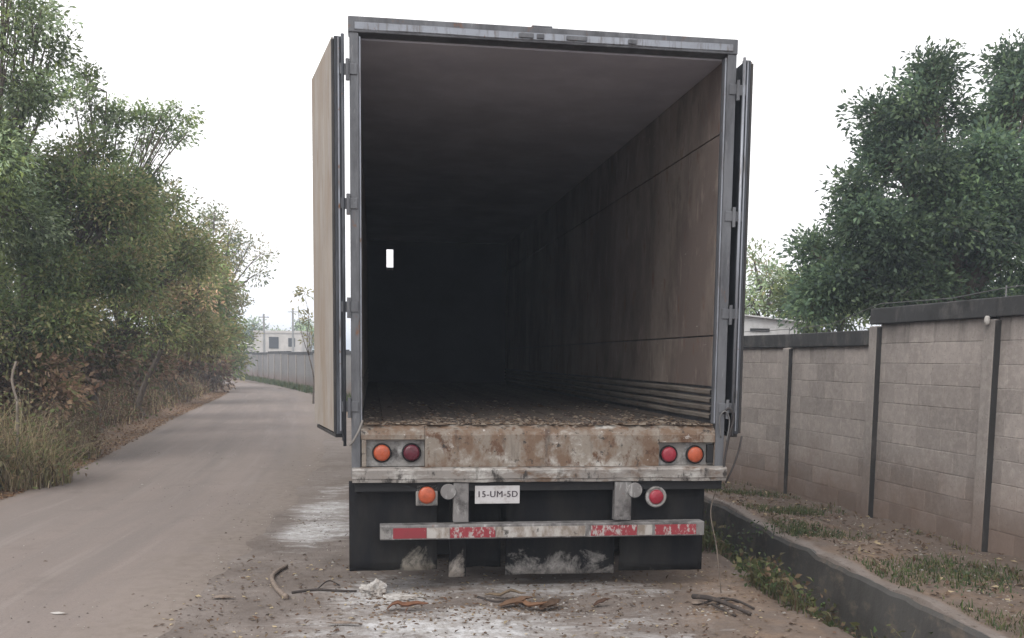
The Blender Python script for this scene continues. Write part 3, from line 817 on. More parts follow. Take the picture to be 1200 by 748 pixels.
# dirt and scraps lying on the trailer floor
def trailer_pt(x, y, z):
    c, s = math.cos(R(8.3)), math.sin(R(8.3)); return Vector((-1.081 + x * c - y * s, 6.43 + x * s + y * c, z))
def blob_cloud(pts, sizes, flat, cols):
    """many small irregular low lumps: 6-vertex octahedra as quads"""
    V = []; F = []; C = []
    for (p, s, c) in zip(pts, sizes, cols):
        k = len(V); a = random.uniform(0, 6.28); e = random.uniform(.4, 1.0)
        ca, sa = math.cos(a), math.sin(a)
        for (u, v_, w) in ((1, 0, 0), (0, e, 0), (-1, 0, 0), (0, -e, 0)):
            V.append((p[0] + s * (u * ca - v_ * sa), p[1] + s * (u * sa + v_ * ca), p[2] + random.uniform(0, .2) * s * flat))
        for (u, v_) in ((.4, .1), (.0, .4 * e), (-.4, 0), (0, -.4 * e)):
            V.append((p[0] + s * (u * ca - v_ * sa), p[1] + s * (u * sa + v_ * ca), p[2] + s * flat * random.uniform(.6, 1.1)))
        F += [(k, k + 1, k + 5, k + 4), (k + 1, k + 2, k + 6, k + 5), (k + 2, k + 3, k + 7, k + 6), (k + 3, k, k + 4, k + 7), (k + 4, k + 5, k + 6, k + 7)]
        C += [c] * 8
    return np.array(V), np.array(F), np.array(C)
pts, szs, cs = [], [], []
for q in range(2200):
    x = random.uniform(.08, W - .08); y = .03 + random.random() ** 3.2 * 3.5
    pts.append(trailer_pt(x, y, 1.172)); szs.append(random.uniform(.006, .018) * (1.9 if random.random() < .1 else 1))
    cs.append(random.choice([(0.10, 0.065, 0.045), (0.17, 0.12, 0.085), (0.27, 0.21, 0.16), (0.05, 0.035, 0.03), (0.33, 0.28, 0.23)]))
for q in range(1800):
    pts.append(trailer_pt(random.uniform(.08, W - .08), .0 + abs(random.gauss(0, .32)), 1.168)); szs.append(random.uniform(.008, .03)); cs.append(random.choice([(0.24, 0.19, 0.145), (0.17, 0.125, 0.09), (0.30, 0.25, 0.2), (0.07, 0.05, 0.04)]))
Vv, Ff, Cc = blob_cloud(pts, szs, .4, cs)
o = link('floor_debris', fan_mesh('floor_debris', Vv, Ff, 'dry', Cc)); tag(o, 'brown dirt and scraps littering the trailer floor', 'debris', kind='stuff')

# ------------------------------------------------------------------ vegetation
GREENS = [(0.044, 0.062, 0.028), (0.056, 0.078, 0.032), (0.076, 0.098, 0.036), (0.096, 0.114, 0.042), (0.038, 0.052, 0.030)]
OLIVES = [(0.082, 0.088, 0.038), (0.104, 0.107, 0.045), (0.12, 0.104, 0.056), (0.066, 0.08, 0.034), (0.142, 0.118, 0.07)]
BROWNS = [(0.15, 0.10, 0.068), (0.19, 0.13, 0.085), (0.11, 0.075, 0.052), (0.24, 0.18, 0.12), (0.15, 0.085, 0.056)]
PALE = [(0.12, 0.15, 0.085), (0.15, 0.17, 0.11), (0.10, 0.135, 0.075), (0.09, 0.12, 0.08)]
MANGO = [(0.030, 0.046, 0.033), (0.038, 0.060, 0.037), (0.051, 0.076, 0.041), (0.068, 0.094, 0.046), (0.026, 0.038, 0.031)]

LEAFK = 3.0
def leaf_quads(P, size, up_bias=.35, narrow=.42, dirs=None):
    n = len(P)
    d = rng.normal(size=(n, 3)) if dirs is None else dirs + rng.normal(scale=.5, size=(n, 3))
    d[:, 2] -= .15
    d /= np.linalg.norm(d, axis=1, keepdims=True)
    nn = rng.normal(size=(n, 3)); nn[:, 2] += up_bias * 2
    s = np.cross(d, nn); s /= np.linalg.norm(s, axis=1, keepdims=True) + 1e-9
    nn = np.cross(s, d)
    sz = size * rng.uniform(.65, 1.35, size=(n, 1))
    base = P; tip = P + d * sz - nn * sz * .12
    mid = P + d * sz * .5 + nn * sz * .08
    Vx = np.stack([base, mid + s * sz * narrow * .5, tip, mid - s * sz * narrow * .5], 1).reshape(-1, 3)
    Fx = np.arange(4 * n).reshape(-1, 4)
    return Vx, Fx
def tree(name, label, cat, base, clumps, leaf, leaf_n, pal, trunk_r=.09, group=None, spread=.28, bark='bark', narrow=.42, lean=(0, 0), pal2=None, up=.35, twigs=True):
    """clumps: (centre, (rx, ry, rz), number of twig ends). Leaves hang round the twig ends."""
    base = Vector(base); root = empty(name, base); tag(root, label, cat, group)
    wood = MB(); nodes = []
    allc = np.array([c[0] for c in clumps]); ctop = Vector(allc.mean(0))
    hgt = ctop.z - base.z
    fork = base.lerp(ctop, .55); fork.x += lean[0]; fork.y += lean[1]
    path = []
    for t in np.linspace(0, 1, 7):
        p = base.lerp(fork, t); p.x += .12 * hgt * .2 * math.sin(t * 4 + base.x) ; p.y += .1 * hgt * .2 * math.cos(t * 3 + base.x)
        path.append(p - base); 
    path[0] = Vector((0, 0, -.15))
    wood.tube(path, [trunk_r * (1.35 if q == 0 else 1 - .06 * q) for q in range(7)], 8)
    trunk_top = path[-1]; low = path[2:]
    LP, LC, LD = [], [], []
    for (c, r, n) in clumps:
        c = Vector(c) - base
        st = min(low, key=lambda p: (p - c).length + (0 if p.z < c.z else 2))
        mid = st.lerp(c, .5) + Vector((random.uniform(-.2, .2), random.uniform(-.2, .2), .12 * (c - st).length))
        limb = []
        for t in np.linspace(0, 1, 6): limb.append(st * (1 - t) ** 2 + mid * 2 * t * (1 - t) + c * t * t)
        lr = trunk_r * .5
        wood.tube(limb, [lr * (1 - .13 * q) for q in range(6)], 5)
        tone = random.uniform(.82, 1.15)
        subs = []
        for q in range(max(2, n // 6)):
            v = Vector(rng.normal(size=3)); v.normalize(); v *= random.random() ** .33
            subs.append((v * .86, random.choice((.62, .8, .95, 1.1, 1.35))))
        for q in range(n):
            v0, stone = subs[q % len(subs)]
            v = Vector(rng.normal(size=3)); v.normalize(); v *= random.random() ** .5
            v = v0 + v * .34
            e = c + Vector((v.x * r[0], v.y * r[1], v.z * r[2]))
            s0 = limb[random.choice((2, 3, 4, 5))]
            if twigs:
                m2 = s0.lerp(e, .55) + Vector((random.uniform(-.1, .1), random.uniform(-.1, .1), .12 * (e - s0).length))
                wood.tube([s0, s0.lerp(m2, .6) , m2, e], [lr * .34, lr * .26, lr * .18, .004], 4, cap=False)
                seg = [(m2.lerp(e, t)) for t in (0.35, .7, 1.0, 1.0)]
            else: seg = [e]
            k = max(3, int(leaf_n * random.uniform(.5, 1.5)))
            ctr = np.array([seg[random.randrange(len(seg))] for _ in range(k)])
            rel = np.clip(rng.normal(size=(k, 3)), -1.7, 1.7) * spread * np.array([1, 1, .75]) * random.uniform(.7, 1.2)
            LP.append(ctr + rel); LD.append(rel + np.array(v) * .2)
            pl_ = pal if (pal2 is None or random.random() < .68) else pal2
            base_c = np.array(pl_[random.randrange(len(pl_))])
            cc = np.array([pl_[i] for i in rng.integers(0, len(pl_), k)]) * .5 + base_c * .5
            LC.append(cc * ((LEAFK if pal is not BROWNS else 1.55) * tone * stone * random.uniform(.85, 1.15)) * rng.uniform(.75, 1.3, size=(k, 1)))
    P = np.concatenate(LP); C = np.concatenate(LC); D = np.concatenate(LD)
    D /= np.linalg.norm(D, axis=1, keepdims=True) + 1e-6
    P[:, 2] = np.maximum(P[:, 2], .05)
    Vx, Fx = leaf_quads(P, leaf, up, narrow, D)
    obj('trunk', wood, bark, root, smooth=True)
    link('crown', fan_mesh('crown', Vx, Fx, 'leaf', np.repeat(C, 4, 0)), root)
    return root
def px_clumps(specs, Y0):
    """(px, py, dY, rx_px, ry_px, depth_m, n) -> clumps at the plant's own distance"""
    out = []
    for (px, py, dY, rx, ry, dp, n) in specs:
        Y = Y0 + dY; c = at_depth(px, py, Y); k = Y / FPX
        out.append((tuple(c), (rx * k, dp, ry * k), n))
    return out
def gbase(x, y): return (x, y, ground_z(x, y))

GL = 'trees and shrubs of the roadside thicket'
# left thicket
tree('roadside_tree', 'tall loose-leaved tree rising above the thicket behind the dry grass clump', 'tree', gbase(-7.9, 13.6),
     px_clumps([(18, 25, 0, 34, 40, .8, 16), (48, 12, .2, 16, 30, .5, 7), (52, 60, .2, 16, 18, .5, 6), (28, 95, 0, 34, 34, .8, 15), (62, 105, .2, 14, 20, .4, 6), (-30, 180, 0, 60, 80, 1.1, 34), (5, -60, 0, 40, 50, 1.0, 20), (-110, 40, .4, 70, 90, 1.2, 30), (15, 175, -.2, 42, 40, .9, 34), (5, 245, -.3, 60, 45, .9, 40)], 13.6),
     .075, 112, GREENS, .07, GL, .20, pal2=PALE)
tree('roadside_tree', 'slender tree with arching feathery sprays leaning over the road', 'tree', gbase(-8.0, 16.2),
     px_clumps([(102, 95, 0, 16, 18, .4, 7), (125, 108, 0, 24, 16, .5, 10), (90, 130, 0, 26, 20, .5, 8), (140, 140, .1, 22, 14, .5, 7), (112, 160, 0, 40, 22, .7, 12), (168, 152, .2, 22, 20, .5, 9), (192, 128, .2, 18, 14, .4, 8), (214, 128, .3, 13, 12, .3, 7), (196, 160, .3, 22, 14, .4, 6), (218, 158, .3, 12, 8, .3, 3), (165, 185, .3, 30, 14, .5, 7), (188, 203, .3, 16, 8, .3, 3), (100, 215, 0, 50, 36, 1.0, 26), (150, 215, .1, 34, 22, .7, 14)], 16.2),
     .068, 52, GREENS, .05, GL, .105, pal2=PALE, narrow=.5)
tree('vine_covered_tree', 'dense dark green tree smothered in vines at the road edge', 'tree', gbase(-8.4, 15.0),
     px_clumps([(30, 230, 0, 80, 60, 1.1, 60), (120, 250, .2, 70, 60, 1.0, 54), (60, 320, -.6, 85, 60, 1.0, 62), (-60, 300, 0, 80, 90, 1.1, 50), (150, 320, -.1, 55, 50, .9, 40), (20, 390, -.9, 80, 40, .8, 40), (90, 185, .3, 50, 30, .8, 26), (70, 380, -.7, 50, 36, .7, 34), (160, 225, .4, 40, 30, .8, 20)], 15.0),
     .078, 112, GREENS, .14, GL, .21, pal2=OLIVES)
tree('thicket_shrub', 'bushy olive shrub tangled with dry brown vines beside the road bend', 'shrub', gbase(-8.7, 19.5),
     px_clumps([(175, 265, 0, 60, 55, 1.1, 46), (140, 330, -.2, 60, 55, 1.0, 42), (210, 320, -.3, 45, 60, .9, 40), (165, 390, -.5, 70, 35, .9, 36), (100, 290, .5, 60, 60, 1, 28), (205, 240, .4, 30, 30, .7, 14)], 19.5),
     .09, 92, OLIVES, .09, GL, .25, pal2=GREENS)
tree('thicket_shrub', 'olive-green shrub with ragged brown top in the middle of the thicket', 'shrub', gbase(-9.4, 24.0),
     px_clumps([(205, 285, 0, 50, 50, 1.2, 40), (235, 340, -.3, 36, 50, 1.0, 34), (190, 370, -.5, 50, 45, 1.0, 34), (240, 390, -.6, 26, 34, .8, 20), (160, 330, 0, 50, 60, 1, 26)], 24.0),
     .11, 80, OLIVES, .09, GL, .30, pal2=BROWNS)
tree('thicket_shrub', 'bright yellow-green shrub crowding the road before the far bend', 'shrub', gbase(-12.0, 32.5),
     px_clumps([(245, 350, 0, 34, 36, 1.4, 34), (225, 310, .4, 34, 34, 1.2, 26), (262, 390, -.3, 22, 30, 1.0, 26), (215, 390, 0, 40, 36, 1.2, 26)], 32.5),
     .16, 64, [(0.10, 0.14, 0.05), (0.085, 0.125, 0.045), (0.12, 0.15, 0.06)], .09, GL, .34, pal2=OLIVES)
tree('roadside_tree', 'thin-crowned tree with see-through drooping sprays at the far end of the thicket', 'tree', gbase(-14.6, 43.0),
     px_clumps([(235, 262, 0, 22, 16, 1.0, 10), (252, 250, 0, 14, 9, .6, 6), (268, 276, 0, 20, 14, .9, 9), (290, 290, 0, 16, 10, .7, 7), (305, 298, 0, 10, 7, .5, 5), (283, 308, 0, 22, 12, .9, 8), (255, 305, 0, 32, 22, 1.2, 18), (298, 322, 0, 12, 8, .6, 5), (278, 335, 0, 20, 16, .9, 12), (230, 300, 0, 30, 30, 1.0, 16), (288, 355, 0, 14, 14, .7, 8), (265, 365, 0, 26, 22, 1.0, 18), (290, 395, 0, 8, 14, .5, 5)], 43.0),
     .16, 34, OLIVES, .09, GL, .27, pal2=GREENS)
tree('thicket_shrub', 'low green shrub where the thicket ends at the road bend', 'shrub', gbase(-15.6, 47.0),
     px_clumps([(262, 400, 0, 22, 26, 1.2, 30), (240, 390, 0, 26, 34, 1.2, 28), (272, 425, 0, 14, 14, .8, 18)], 47.0),
     .2, 60, GREENS, .08, GL, .4, pal2=OLIVES)
for (Y, specs, lab) in ((14.2, [(30, 432, 0, 52, 36, .5, 34), (62, 470, -.2, 26, 20, .4, 16), (-30, 440, 0, 40, 40, .6, 20)], 'half-dead brown bush at the foot of the vine-covered tree'),
                        (19.0, [(120, 425, 0, 40, 32, .7, 34), (85, 440, -.2, 40, 28, .6, 24)], 'reddish-brown dry bush below the bushy olive shrub'),
                        (24.5, [(168, 420, 0, 30, 28, .8, 30), (140, 430, -.2, 30, 22, .8, 18)], 'dry brown bush below the ragged-topped shrub'),
                        (32.0, [(212, 420, 0, 26, 26, 1.0, 28), (190, 425, 0, 22, 20, 1.0, 16)], 'brown and green bush below the bright yellow-green shrub'),
                        (42.0, [(248, 425, 0, 18, 20, 1.0, 24), (232, 430, 0, 18, 16, 1.0, 14)], 'dry bush below the thin-crowned tree')):
    b0 = at_depth(specs[0][0], 440, Y)
    tree('dry_bush', lab, 'bush', gbase(b0.x, Y), px_clumps(specs, Y), .06 + Y * .003, 70, BROWNS, .03, 'dry bushes at the foot of the thicket', .13 + Y * .006, pal2=OLIVES, bark='bark_pale')
# more growth behind, so the thicket has depth
for (x, y, h, lab) in ((-12.5, 17.0, 6.0, 'dark leafy tree deep inside the thicket behind the vine-covered tree'), (-13.5, 24.0, 5.6, 'green tree deep inside the thicket behind the olive shrubs'), (-17.5, 36.0, 6.6, 'green tree deep inside the thicket behind the thin-crowned tree')):
    tree('thicket_tree', lab, 'tree', gbase(x, y), [((x, y, h * .62), (2.0, 2.0, h * .3), 90), ((x + 1.2, y - .8, h * .4), (1.4, 1.4, h * .26), 50)], .16, 46, GREENS, .12, GL, .3, pal2=OLIVES)

# blades: dry grass, weeds
def blades(spots, pal, mat_='dry', seg=3):
    """spots: (x, y, z, height, lean, width)"""
    S = np.array(spots); n = len(S)
    az = rng.uniform(0, 2 * np.pi, n); d = np.stack([np.cos(az), np.sin(az)], 1); s = np.stack([-d[:, 1], d[:, 0]], 1)
    Vx = []; rows_ = seg + 1
    for t in range(rows_):
        f = t / seg
        ctr = np.stack([S[:, 0] + d[:, 0] * S[:, 4] * f * f * S[:, 3], S[:, 1] + d[:, 1] * S[:, 4] * f * f * S[:, 3], S[:, 2] + S[:, 3] * (f - .35 * S[:, 4] * f * f)], 1)
        w = S[:, 5] * (1 - .85 * f) * .5
        off = np.stack([s[:, 0] * w, s[:, 1] * w, np.zeros(n)], 1)
        Vx.append(ctr - off); Vx.append(ctr + off)
    A = np.stack(Vx, 1)                      # n, 2*rows, 3
    m_ = 2 * rows_
    Fx = np.concatenate([np.stack([np.arange(n) * m_ + 2 * t, np.arange(n) * m_ + 2 * t + 1, np.arange(n) * m_ + 2 * t + 3, np.arange(n) * m_ + 2 * t + 2], 1) for t in range(seg)])
    C = np.array([pal[i] for i in rng.integers(0, len(pal), n)]) * rng.uniform(.7, 1.3, size=(n, 1))
    return A.reshape(-1, 3), Fx, np.repeat(C, m_, 0)
def scatter_obj(name, V_, F_, C_, label, cat, mat_='dry', parent=None, kind=None):
    o = link(name, fan_mesh(name, V_, F_, mat_, C_), parent)
    if parent is None: tag(o, label, cat, kind=kind)
    return o
def clump_root(name, label, cat, x, y, n, rad, h, pal, group=None, leaves=0, lpal=None):
    z = ground_z(x, y); root = empty(name, (x, y, z)); tag(root, label, cat, group)
    sp = []
    for q in range(n):
        a = random.uniform(0, 6.28); r = rad * random.random() ** .6
        xx, yy = r * math.cos(a), r * math.sin(a)
        sp.append((xx, yy, ground_z(x + xx, y + yy) - z - .02, h * random.uniform(.25, 1.1) * (1 - .45 * r / rad), random.uniform(.15, 1.35 if h > 1 else .9), random.uniform(.006, .018)))
    Vx, Fx, Cx = blades(sp, pal); link('stalks', fan_mesh('stalks', Vx, Fx, 'dry', Cx), root)['kind'] = 'stuff'
    if leaves:
        P = np.array([(s_[0] * 1.25 + random.gauss(0, .1), s_[1] * 1.25 + random.gauss(0, .1), s_[3] * random.uniform(.25, 1.0)) for s_ in random.choices(sp, k=leaves)])
        Vx, Fx = leaf_quads(P, .06 if h > 1 else .035, .3, .5); C = np.array([lpal[i] for i in rng.integers(0, len(lpal), leaves)]) * rng.uniform(.7, 1.3, size=(leaves, 1))
        link('leaves', fan_mesh('leaves', Vx, Fx, 'leaf', np.repeat(C, 4, 0)), root)
    return root
STRAW = [(0.46, 0.375, 0.24), (0.38, 0.32, 0.18), (0.30, 0.285, 0.145), (0.50, 0.42, 0.29), (0.22, 0.23, 0.11)]
GRASS = [(0.07, 0.11, 0.04), (0.10, 0.13, 0.05), (0.055, 0.085, 0.035), (0.13, 0.13, 0.06)]
clump_root('grass_clump', 'tall yellow-green grass clump leaning at the road edge below the vine-covered tree', 'grass', -6.2, 11.7, 1500, .72, 1.6, STRAW + STRAW[:2] + BROWNS[1:4], 'grass clumps by the road', 1500, [(0.20, 0.22, 0.10), (0.26, 0.24, 0.13), (0.30, 0.22, 0.14), (0.16, 0.19, 0.08)])
clump_root('grass_clump', 'pale straw-coloured grass clump with a broken stalk beside the tall green one', 'grass', -6.75, 10.9, 900, .6, 1.5, STRAW + BROWNS, 'grass clumps by the road', 500, BROWNS)
clump_root('grass_clump', 'short brown grass clump at the foot of the olive shrub', 'grass', -7.0, 14.8, 800, .55, 1.1, STRAW + BROWNS, 'grass clumps by the road', 600, BROWNS)
# broken pale stalk
o = obj('dead_stalk', ropeline('s', [tuple(at_depth(20, 470, 11.4)), tuple(at_depth(14, 445, 11.4)), tuple(at_depth(19, 424, 11.4))], .016, 'bark_pale'), 'bark_pale', smooth=True)
mbq = ropeline('s', [tuple(at_depth(20, 470, 11.4)), (-5.93, 11.45, .6), (-5.98, 11.5, 0.1)], .017, 'bark_pale')
tag(o, 'broken pale dead stalk sticking out of the straw-coloured grass', 'stalk')
obj('stem', mbq, 'bark_pale', o, smooth=True)
# tangle of dry undergrowth along the edge (uncountable)
sp = []; P = []; PC = []
for q in range(19000):
    y = 9 + random.random() ** 1.5 * 42; rl = float(road_l(y)); dd = random.random() ** .8 * 2.6
    x = rl - .55 - dd * (1 + y * .01) + .25 * nz(y, 0, .6, 60)
    hh = (.35 + dd * .95) * random.uniform(.4, 1.15) * (1 + .5 * nz(x, y, .5, 61))
    sp.append((x, y, ground_z(x, y) - .02, max(.15, hh), random.uniform(.1, .8), random.uniform(.008, .02) * (1 + y * .03)))
Vx, Fx, Cx = blades(sp, BROWNS + STRAW[:2] + [(0.09, 0.10, 0.05)])
n_l = 42000
sel = rng.integers(0, len(sp), n_l); S_ = np.array(sp)[sel]
P = np.stack([S_[:, 0] + rng.normal(0, .18, n_l), S_[:, 1] + rng.normal(0, .18, n_l), S_[:, 2] + S_[:, 3] * rng.uniform(.15, 1.15, n_l)], 1)
V2, F2 = leaf_quads(P, .085, .3, .5)
pal = BROWNS + BROWNS + OLIVES[:3] + GREENS[2:4]
C2 = np.array([pal[i] for i in rng.integers(0, len(pal), n_l)]) * rng.uniform(.85, 1.6, size=(n_l, 1))
V_ = np.concatenate([Vx, V2]); F_ = np.concatenate([Fx, F2 + len(Vx)]); C_ = np.concatenate([Cx, np.repeat(C2, 4, 0)])
scatter_obj('dry_undergrowth', V_, F_, C_, 'tangle of dry brown vines and stems under the roadside thicket', 'undergrowth', kind='stuff')
# fallen leaves on the verge
n_l = 9000; yy = 7 + rng.random(n_l) ** 1.5 * 35; xx = road_l(yy) + .12 - np.abs(rng.normal(0, .42, n_l))
P = np.stack([xx, yy, np.array([ground_z(a, b) for a, b in zip(xx, yy)]) + .012], 1)
D = rng.normal(size=(n_l, 3)); D[:, 2] *= .25
Vx, Fx = leaf_quads(P, .05, 2.0, .55, D); Vx[:, 2] = np.maximum(Vx[:, 2], np.repeat(P[:, 2], 4) - .006)
pal = [(0.30, 0.18, 0.10), (0.22, 0.13, 0.075), (0.33, 0.23, 0.14), (0.14, 0.085, 0.055)]
C = np.array([pal[i] for i in rng.integers(0, 4, n_l)]) * rng.uniform(.7, 1.2, size=(n_l, 1))
scatter_obj('fallen_leaves', Vx, Fx, np.repeat(C, 4, 0), 'fallen tan leaves strewn along the left edge of the road', 'leaves', kind='stuff')

# right: grass and weeds on the strip between ditch and wall, and in the ditch
def grass_patch(n, fn, hlo, hhi, pal, wlo=.006, whi=.014):
    sp = []
    while len(sp) < n:
        x, y, k = fn()
        if random.random() > k: continue
        sp.append((x, y, ground_z(x, y) - .01, random.uniform(hlo, hhi), random.uniform(.2, .95), random.uniform(wlo, whi)))
    return blades(sp, pal)
def strip():
    y = random.uniform(3.5, 17); dx = float(ditch_x(y)); wx = float(wall_x(y)); x = random.uniform(dx + .14, wx - .08)
    k = max(0, nz(x, y, 1.3, 50) * 2.4 + .10) * (1 if wx - x > .4 else .35)
    return x, y, min(1, k)
Vx, Fx, Cx = grass_patch(9500, strip, .02, .09, GRASS + GRASS + OLIVES[1:4])
scatter_obj('verge_grass', Vx, Fx, Cx, 'patchy short green and yellow grass between ditch and block wall', 'grass', kind='stuff')
def ditchf():
    y = random.uniform(4.5, 15); dx = float(ditch_x(y)); s = random.uniform(-.95, -.06)
    k = (max(0, nz(dx + s, y, 1.5, 52) * 2 + .35)) * float(np.interp(y, [5.0, 6.0, 7, 15], [.03, .45, 1, 1])) * (1 if s < -.3 else .5)
    return dx + s, y, min(1, k)
Vx, Fx, Cx = grass_patch(11000, ditchf, .04, .24, GRASS + OLIVES + OLIVES + BROWNS[:3])
n_l = 8000; idx = rng.integers(0, len(Vx) // 8, n_l); tips = Vx[idx * 8 + 6]
V2, F2 = leaf_quads(tips + rng.normal(0, .03, (n_l, 3)), .05, .5, .6)
C2 = np.array([(GRASS + OLIVES + BROWNS[:2])[i] for i in rng.integers(0, 11, n_l)]) * rng.uniform(.6, 1.3, size=(n_l, 1))
scatter_obj('ditch_weeds', np.concatenate([Vx, V2]), np.concatenate([Fx, F2 + len(Vx)]), np.concatenate([Cx, np.repeat(C2, 4, 0)]), 'green weeds growing on the earth side of the drainage ditch', 'weeds', kind='stuff')
for (px, py, n, h, lab) in ((848, 640, 130, .55, 'leafy green weed beside the right mud flap of the trailer'), (880, 625, 100, .4, 'small green weed at the edge of the ditch past the trailer corner'), (1130, 690, 110, .16, 'green grass tuft on the strip below the tall wall panel'), (925, 625, 110, .18, 'green grass tuft on the ditch lip before the low wall panel')):
    p = ground_at(px, py); clump_root('weed', lab, 'weed', p.x, p.y, n, .22 if h > .3 else .3, h, GRASS, 'weeds along the ditch', int(n * 1.6), GRASS + PALE)
# long pale stem hanging over the ditch edge
p0 = ground_at(845, 695)
o = obj('tall_weed', ropeline('s', [(p0.x, p0.y, 0), (p0.x - .02, p0.y + .1, .3), (p0.x - .05, p0.y + .2, .55), (p0.x + .02, p0.y + .26, .75)], .004, 'bark_pale'), 'bark', smooth=True)
tag(o, 'tall thin bare stem standing beside the rear right corner of the trailer', 'stem')
# gravel crumbs and litter on the ground (uncountable)
pts, szs, cs = [], [], []
for q in range(8000):
    if q >= 5200:
        y = 4.6 + random.random() ** 1.6 * 16; x = random.uniform(float(road_l(y)), float(road_r(y)))
        if nz(x, y * .4, 1.3, 78) < 0 and random.random() < .7: continue
    elif q < 2600:
        x = random.uniform(-2.6, 2.1); y = random.uniform(4.6, 9.5)
        if nz(x, y, 1.2, 77) < -.1 and random.random() < .7: continue
    else:
        y = random.uniform(4.5, 13); x = float(wall_x(y)) - random.random() ** .7 * 1.3
    if -.8 < x - float(ditch_x(y)) < .0: continue
    pts.append((x, y, ground_z(x, y) - .002 + (.014 if q >= 5200 else 0))); szs.append(random.uniform(.004, .013) * (2.0 if random.random() < .06 else 1) * (.8 if q >= 5200 else 1))
    cs.append(random.choice([(0.10, 0.075, 0.06), (0.18, 0.14, 0.11), (0.30, 0.26, 0.22), (0.07, 0.055, 0.045), (0.40, 0.38, 0.35)]))
Vv, Ff, Cc = blob_cloud(pts, szs, .6, cs)
o = link('gravel', fan_mesh('gravel', Vv, Ff, 'dry', Cc)); tag(o, 'small stones and crumbs scattered over the earth round the trailer', 'gravel', kind='stuff')
n_l = 5200; yy = rng.uniform(4.5, 15, n_l); tt = rng.random(n_l)
xx = ditch_x(yy) + .15 + tt * (wall_x(yy) - ditch_x(yy) - .2)
mk = rng.random(n_l) < np.array([.25 + max(0, 1.2 * nz(a, b, 1.1, 130)) for a, b in zip(xx, yy)]); xx = xx[mk]; yy = yy[mk]; n_l = len(xx)
P = np.stack([xx, yy, np.array([ground_z(a, b) for a, b in zip(xx, yy)]) + .01], 1)
D = rng.normal(size=(n_l, 3)); D[:, 2] *= .3
Vx, Fx = leaf_quads(P, .05, 1.5, .5, D); Vx[:, 2] = np.maximum(Vx[:, 2], np.repeat(P[:, 2], 4) - .004)
C = np.array([(BROWNS + STRAW[:1])[i] for i in rng.integers(0, 6, n_l)]) * rng.uniform(.6, 1.2, size=(n_l, 1))
scatter_obj('wall_foot_leaves', Vx, Fx, np.repeat(C, 4, 0), 'fallen brown leaves on the strip between ditch and block wall', 'leaves', kind='stuff')
# leaf scraps behind the trailer
n_l = 1500; xx = rng.uniform(-2.2, 2.0, n_l); yy = 5 + rng.random(n_l) * 2.6
P = np.stack([xx, yy, np.array([ground_z(a, b) for a, b in zip(xx, yy)]) + .008], 1)
D = rng.normal(size=(n_l, 3)); D[:, 2] *= .2
Vx, Fx = leaf_quads(P, .035, 2.0, .5, D); Vx[:, 2] = np.maximum(Vx[:, 2], np.repeat(P[:, 2], 4) - .004)
C = np.array([(BROWNS + STRAW[:1])[i] for i in rng.integers(0, 6, n_l)]) * rng.uniform(.7, 1.2, size=(n_l, 1))
scatter_obj('leaf_scraps', Vx, Fx, np.repeat(C, 4, 0), 'small brown leaf scraps on the earth behind the trailer', 'leaves', kind='stuff')

# ------------------------------------------------------------------ things lying behind the trailer
def stick(name, label, pix, r, mat, zs=None, group=None, sub=None):
    pts = []
    for q, (px, py) in enumerate(pix):
        p = ground_at(px, py); p.z = ground_z(p.x, p.y) + r * .8 + (zs[q] if zs else 0); pts.append(p)
    mb = ropeline('s', pts, r, mat, 7)
    n_ = len(mb.v) // 7
    for q in range(n_):
        for j in range(7):
            v = Vector(mb.v[q * 7 + j]); k = .82 + .36 * (.5 + .5 * nz(q * .7, j * .5, 1, 33)); 
            ctr = sum((Vector(mb.v[q * 7 + i]) for i in range(7)), Vector()) / 7
            mb.v[q * 7 + j] = tuple(ctr + (v - ctr) * k * (1 - .35 * q / n_))
    o = obj(name, mb, mat, smooth=True); tag(o, label, 'stick', group)
    for s_ in (sub or []):
        P2 = []
        for (px, py, z) in s_:
            p = ground_at(px, py); p.z = z + ground_z(p.x, p.y); P2.append(p)
        obj('twig', ropeline('s', P2, r * .5, mat, 5), mat, o, smooth=True)
    return o
G2 = 'sticks lying behind the trailer'
stick('stick', 'curved pale broken stick lying alone on the road edge', [(336, 703), (324, 692), (319, 680), (325, 672), (336, 666)], .021, 'stick_wood', group=G2)
stick('stick', 'long thin stick lying between the curved stick and the white heap', [(342, 696), (370, 693), (395, 695), (418, 694)], .010, 'dark_wood', group=G2, sub=[[(372, 693, .012), (385, 686, .03), (398, 688, .01)]])
stick('branch', 'dark knotted branch lying by the ditch behind the right mud flap', [(812, 706), (832, 712), (852, 716), (880, 722)], .018, 'dark_wood', zs=[.03, .05, .03, 0], group=G2, sub=[[(826, 711, .03), (846, 706, .035), (866, 707, .01)], [(840, 714, .03), (858, 711, .05), (884, 715, .01)], [(834, 713, .03), (846, 719, .02), (862, 724, .01)]])
stick('stick', 'thin dark stick below the brown husks', [(560, 702), (580, 707), (600, 706), (622, 712)], .009, 'dark_wood', group=G2)
# long pale rod in the ditch
p = [at_depth(958, 704, 6.9), at_depth(975, 686, 7.25)]
o = obj('stick', MB().tube([(2.02, 6.75, -.12), (2.34, 7.35, -.30)], .012, 6), 'stick_wood', smooth=True); tag(o, 'pale straight stick slanting down into the drainage ditch', 'stick', G2)
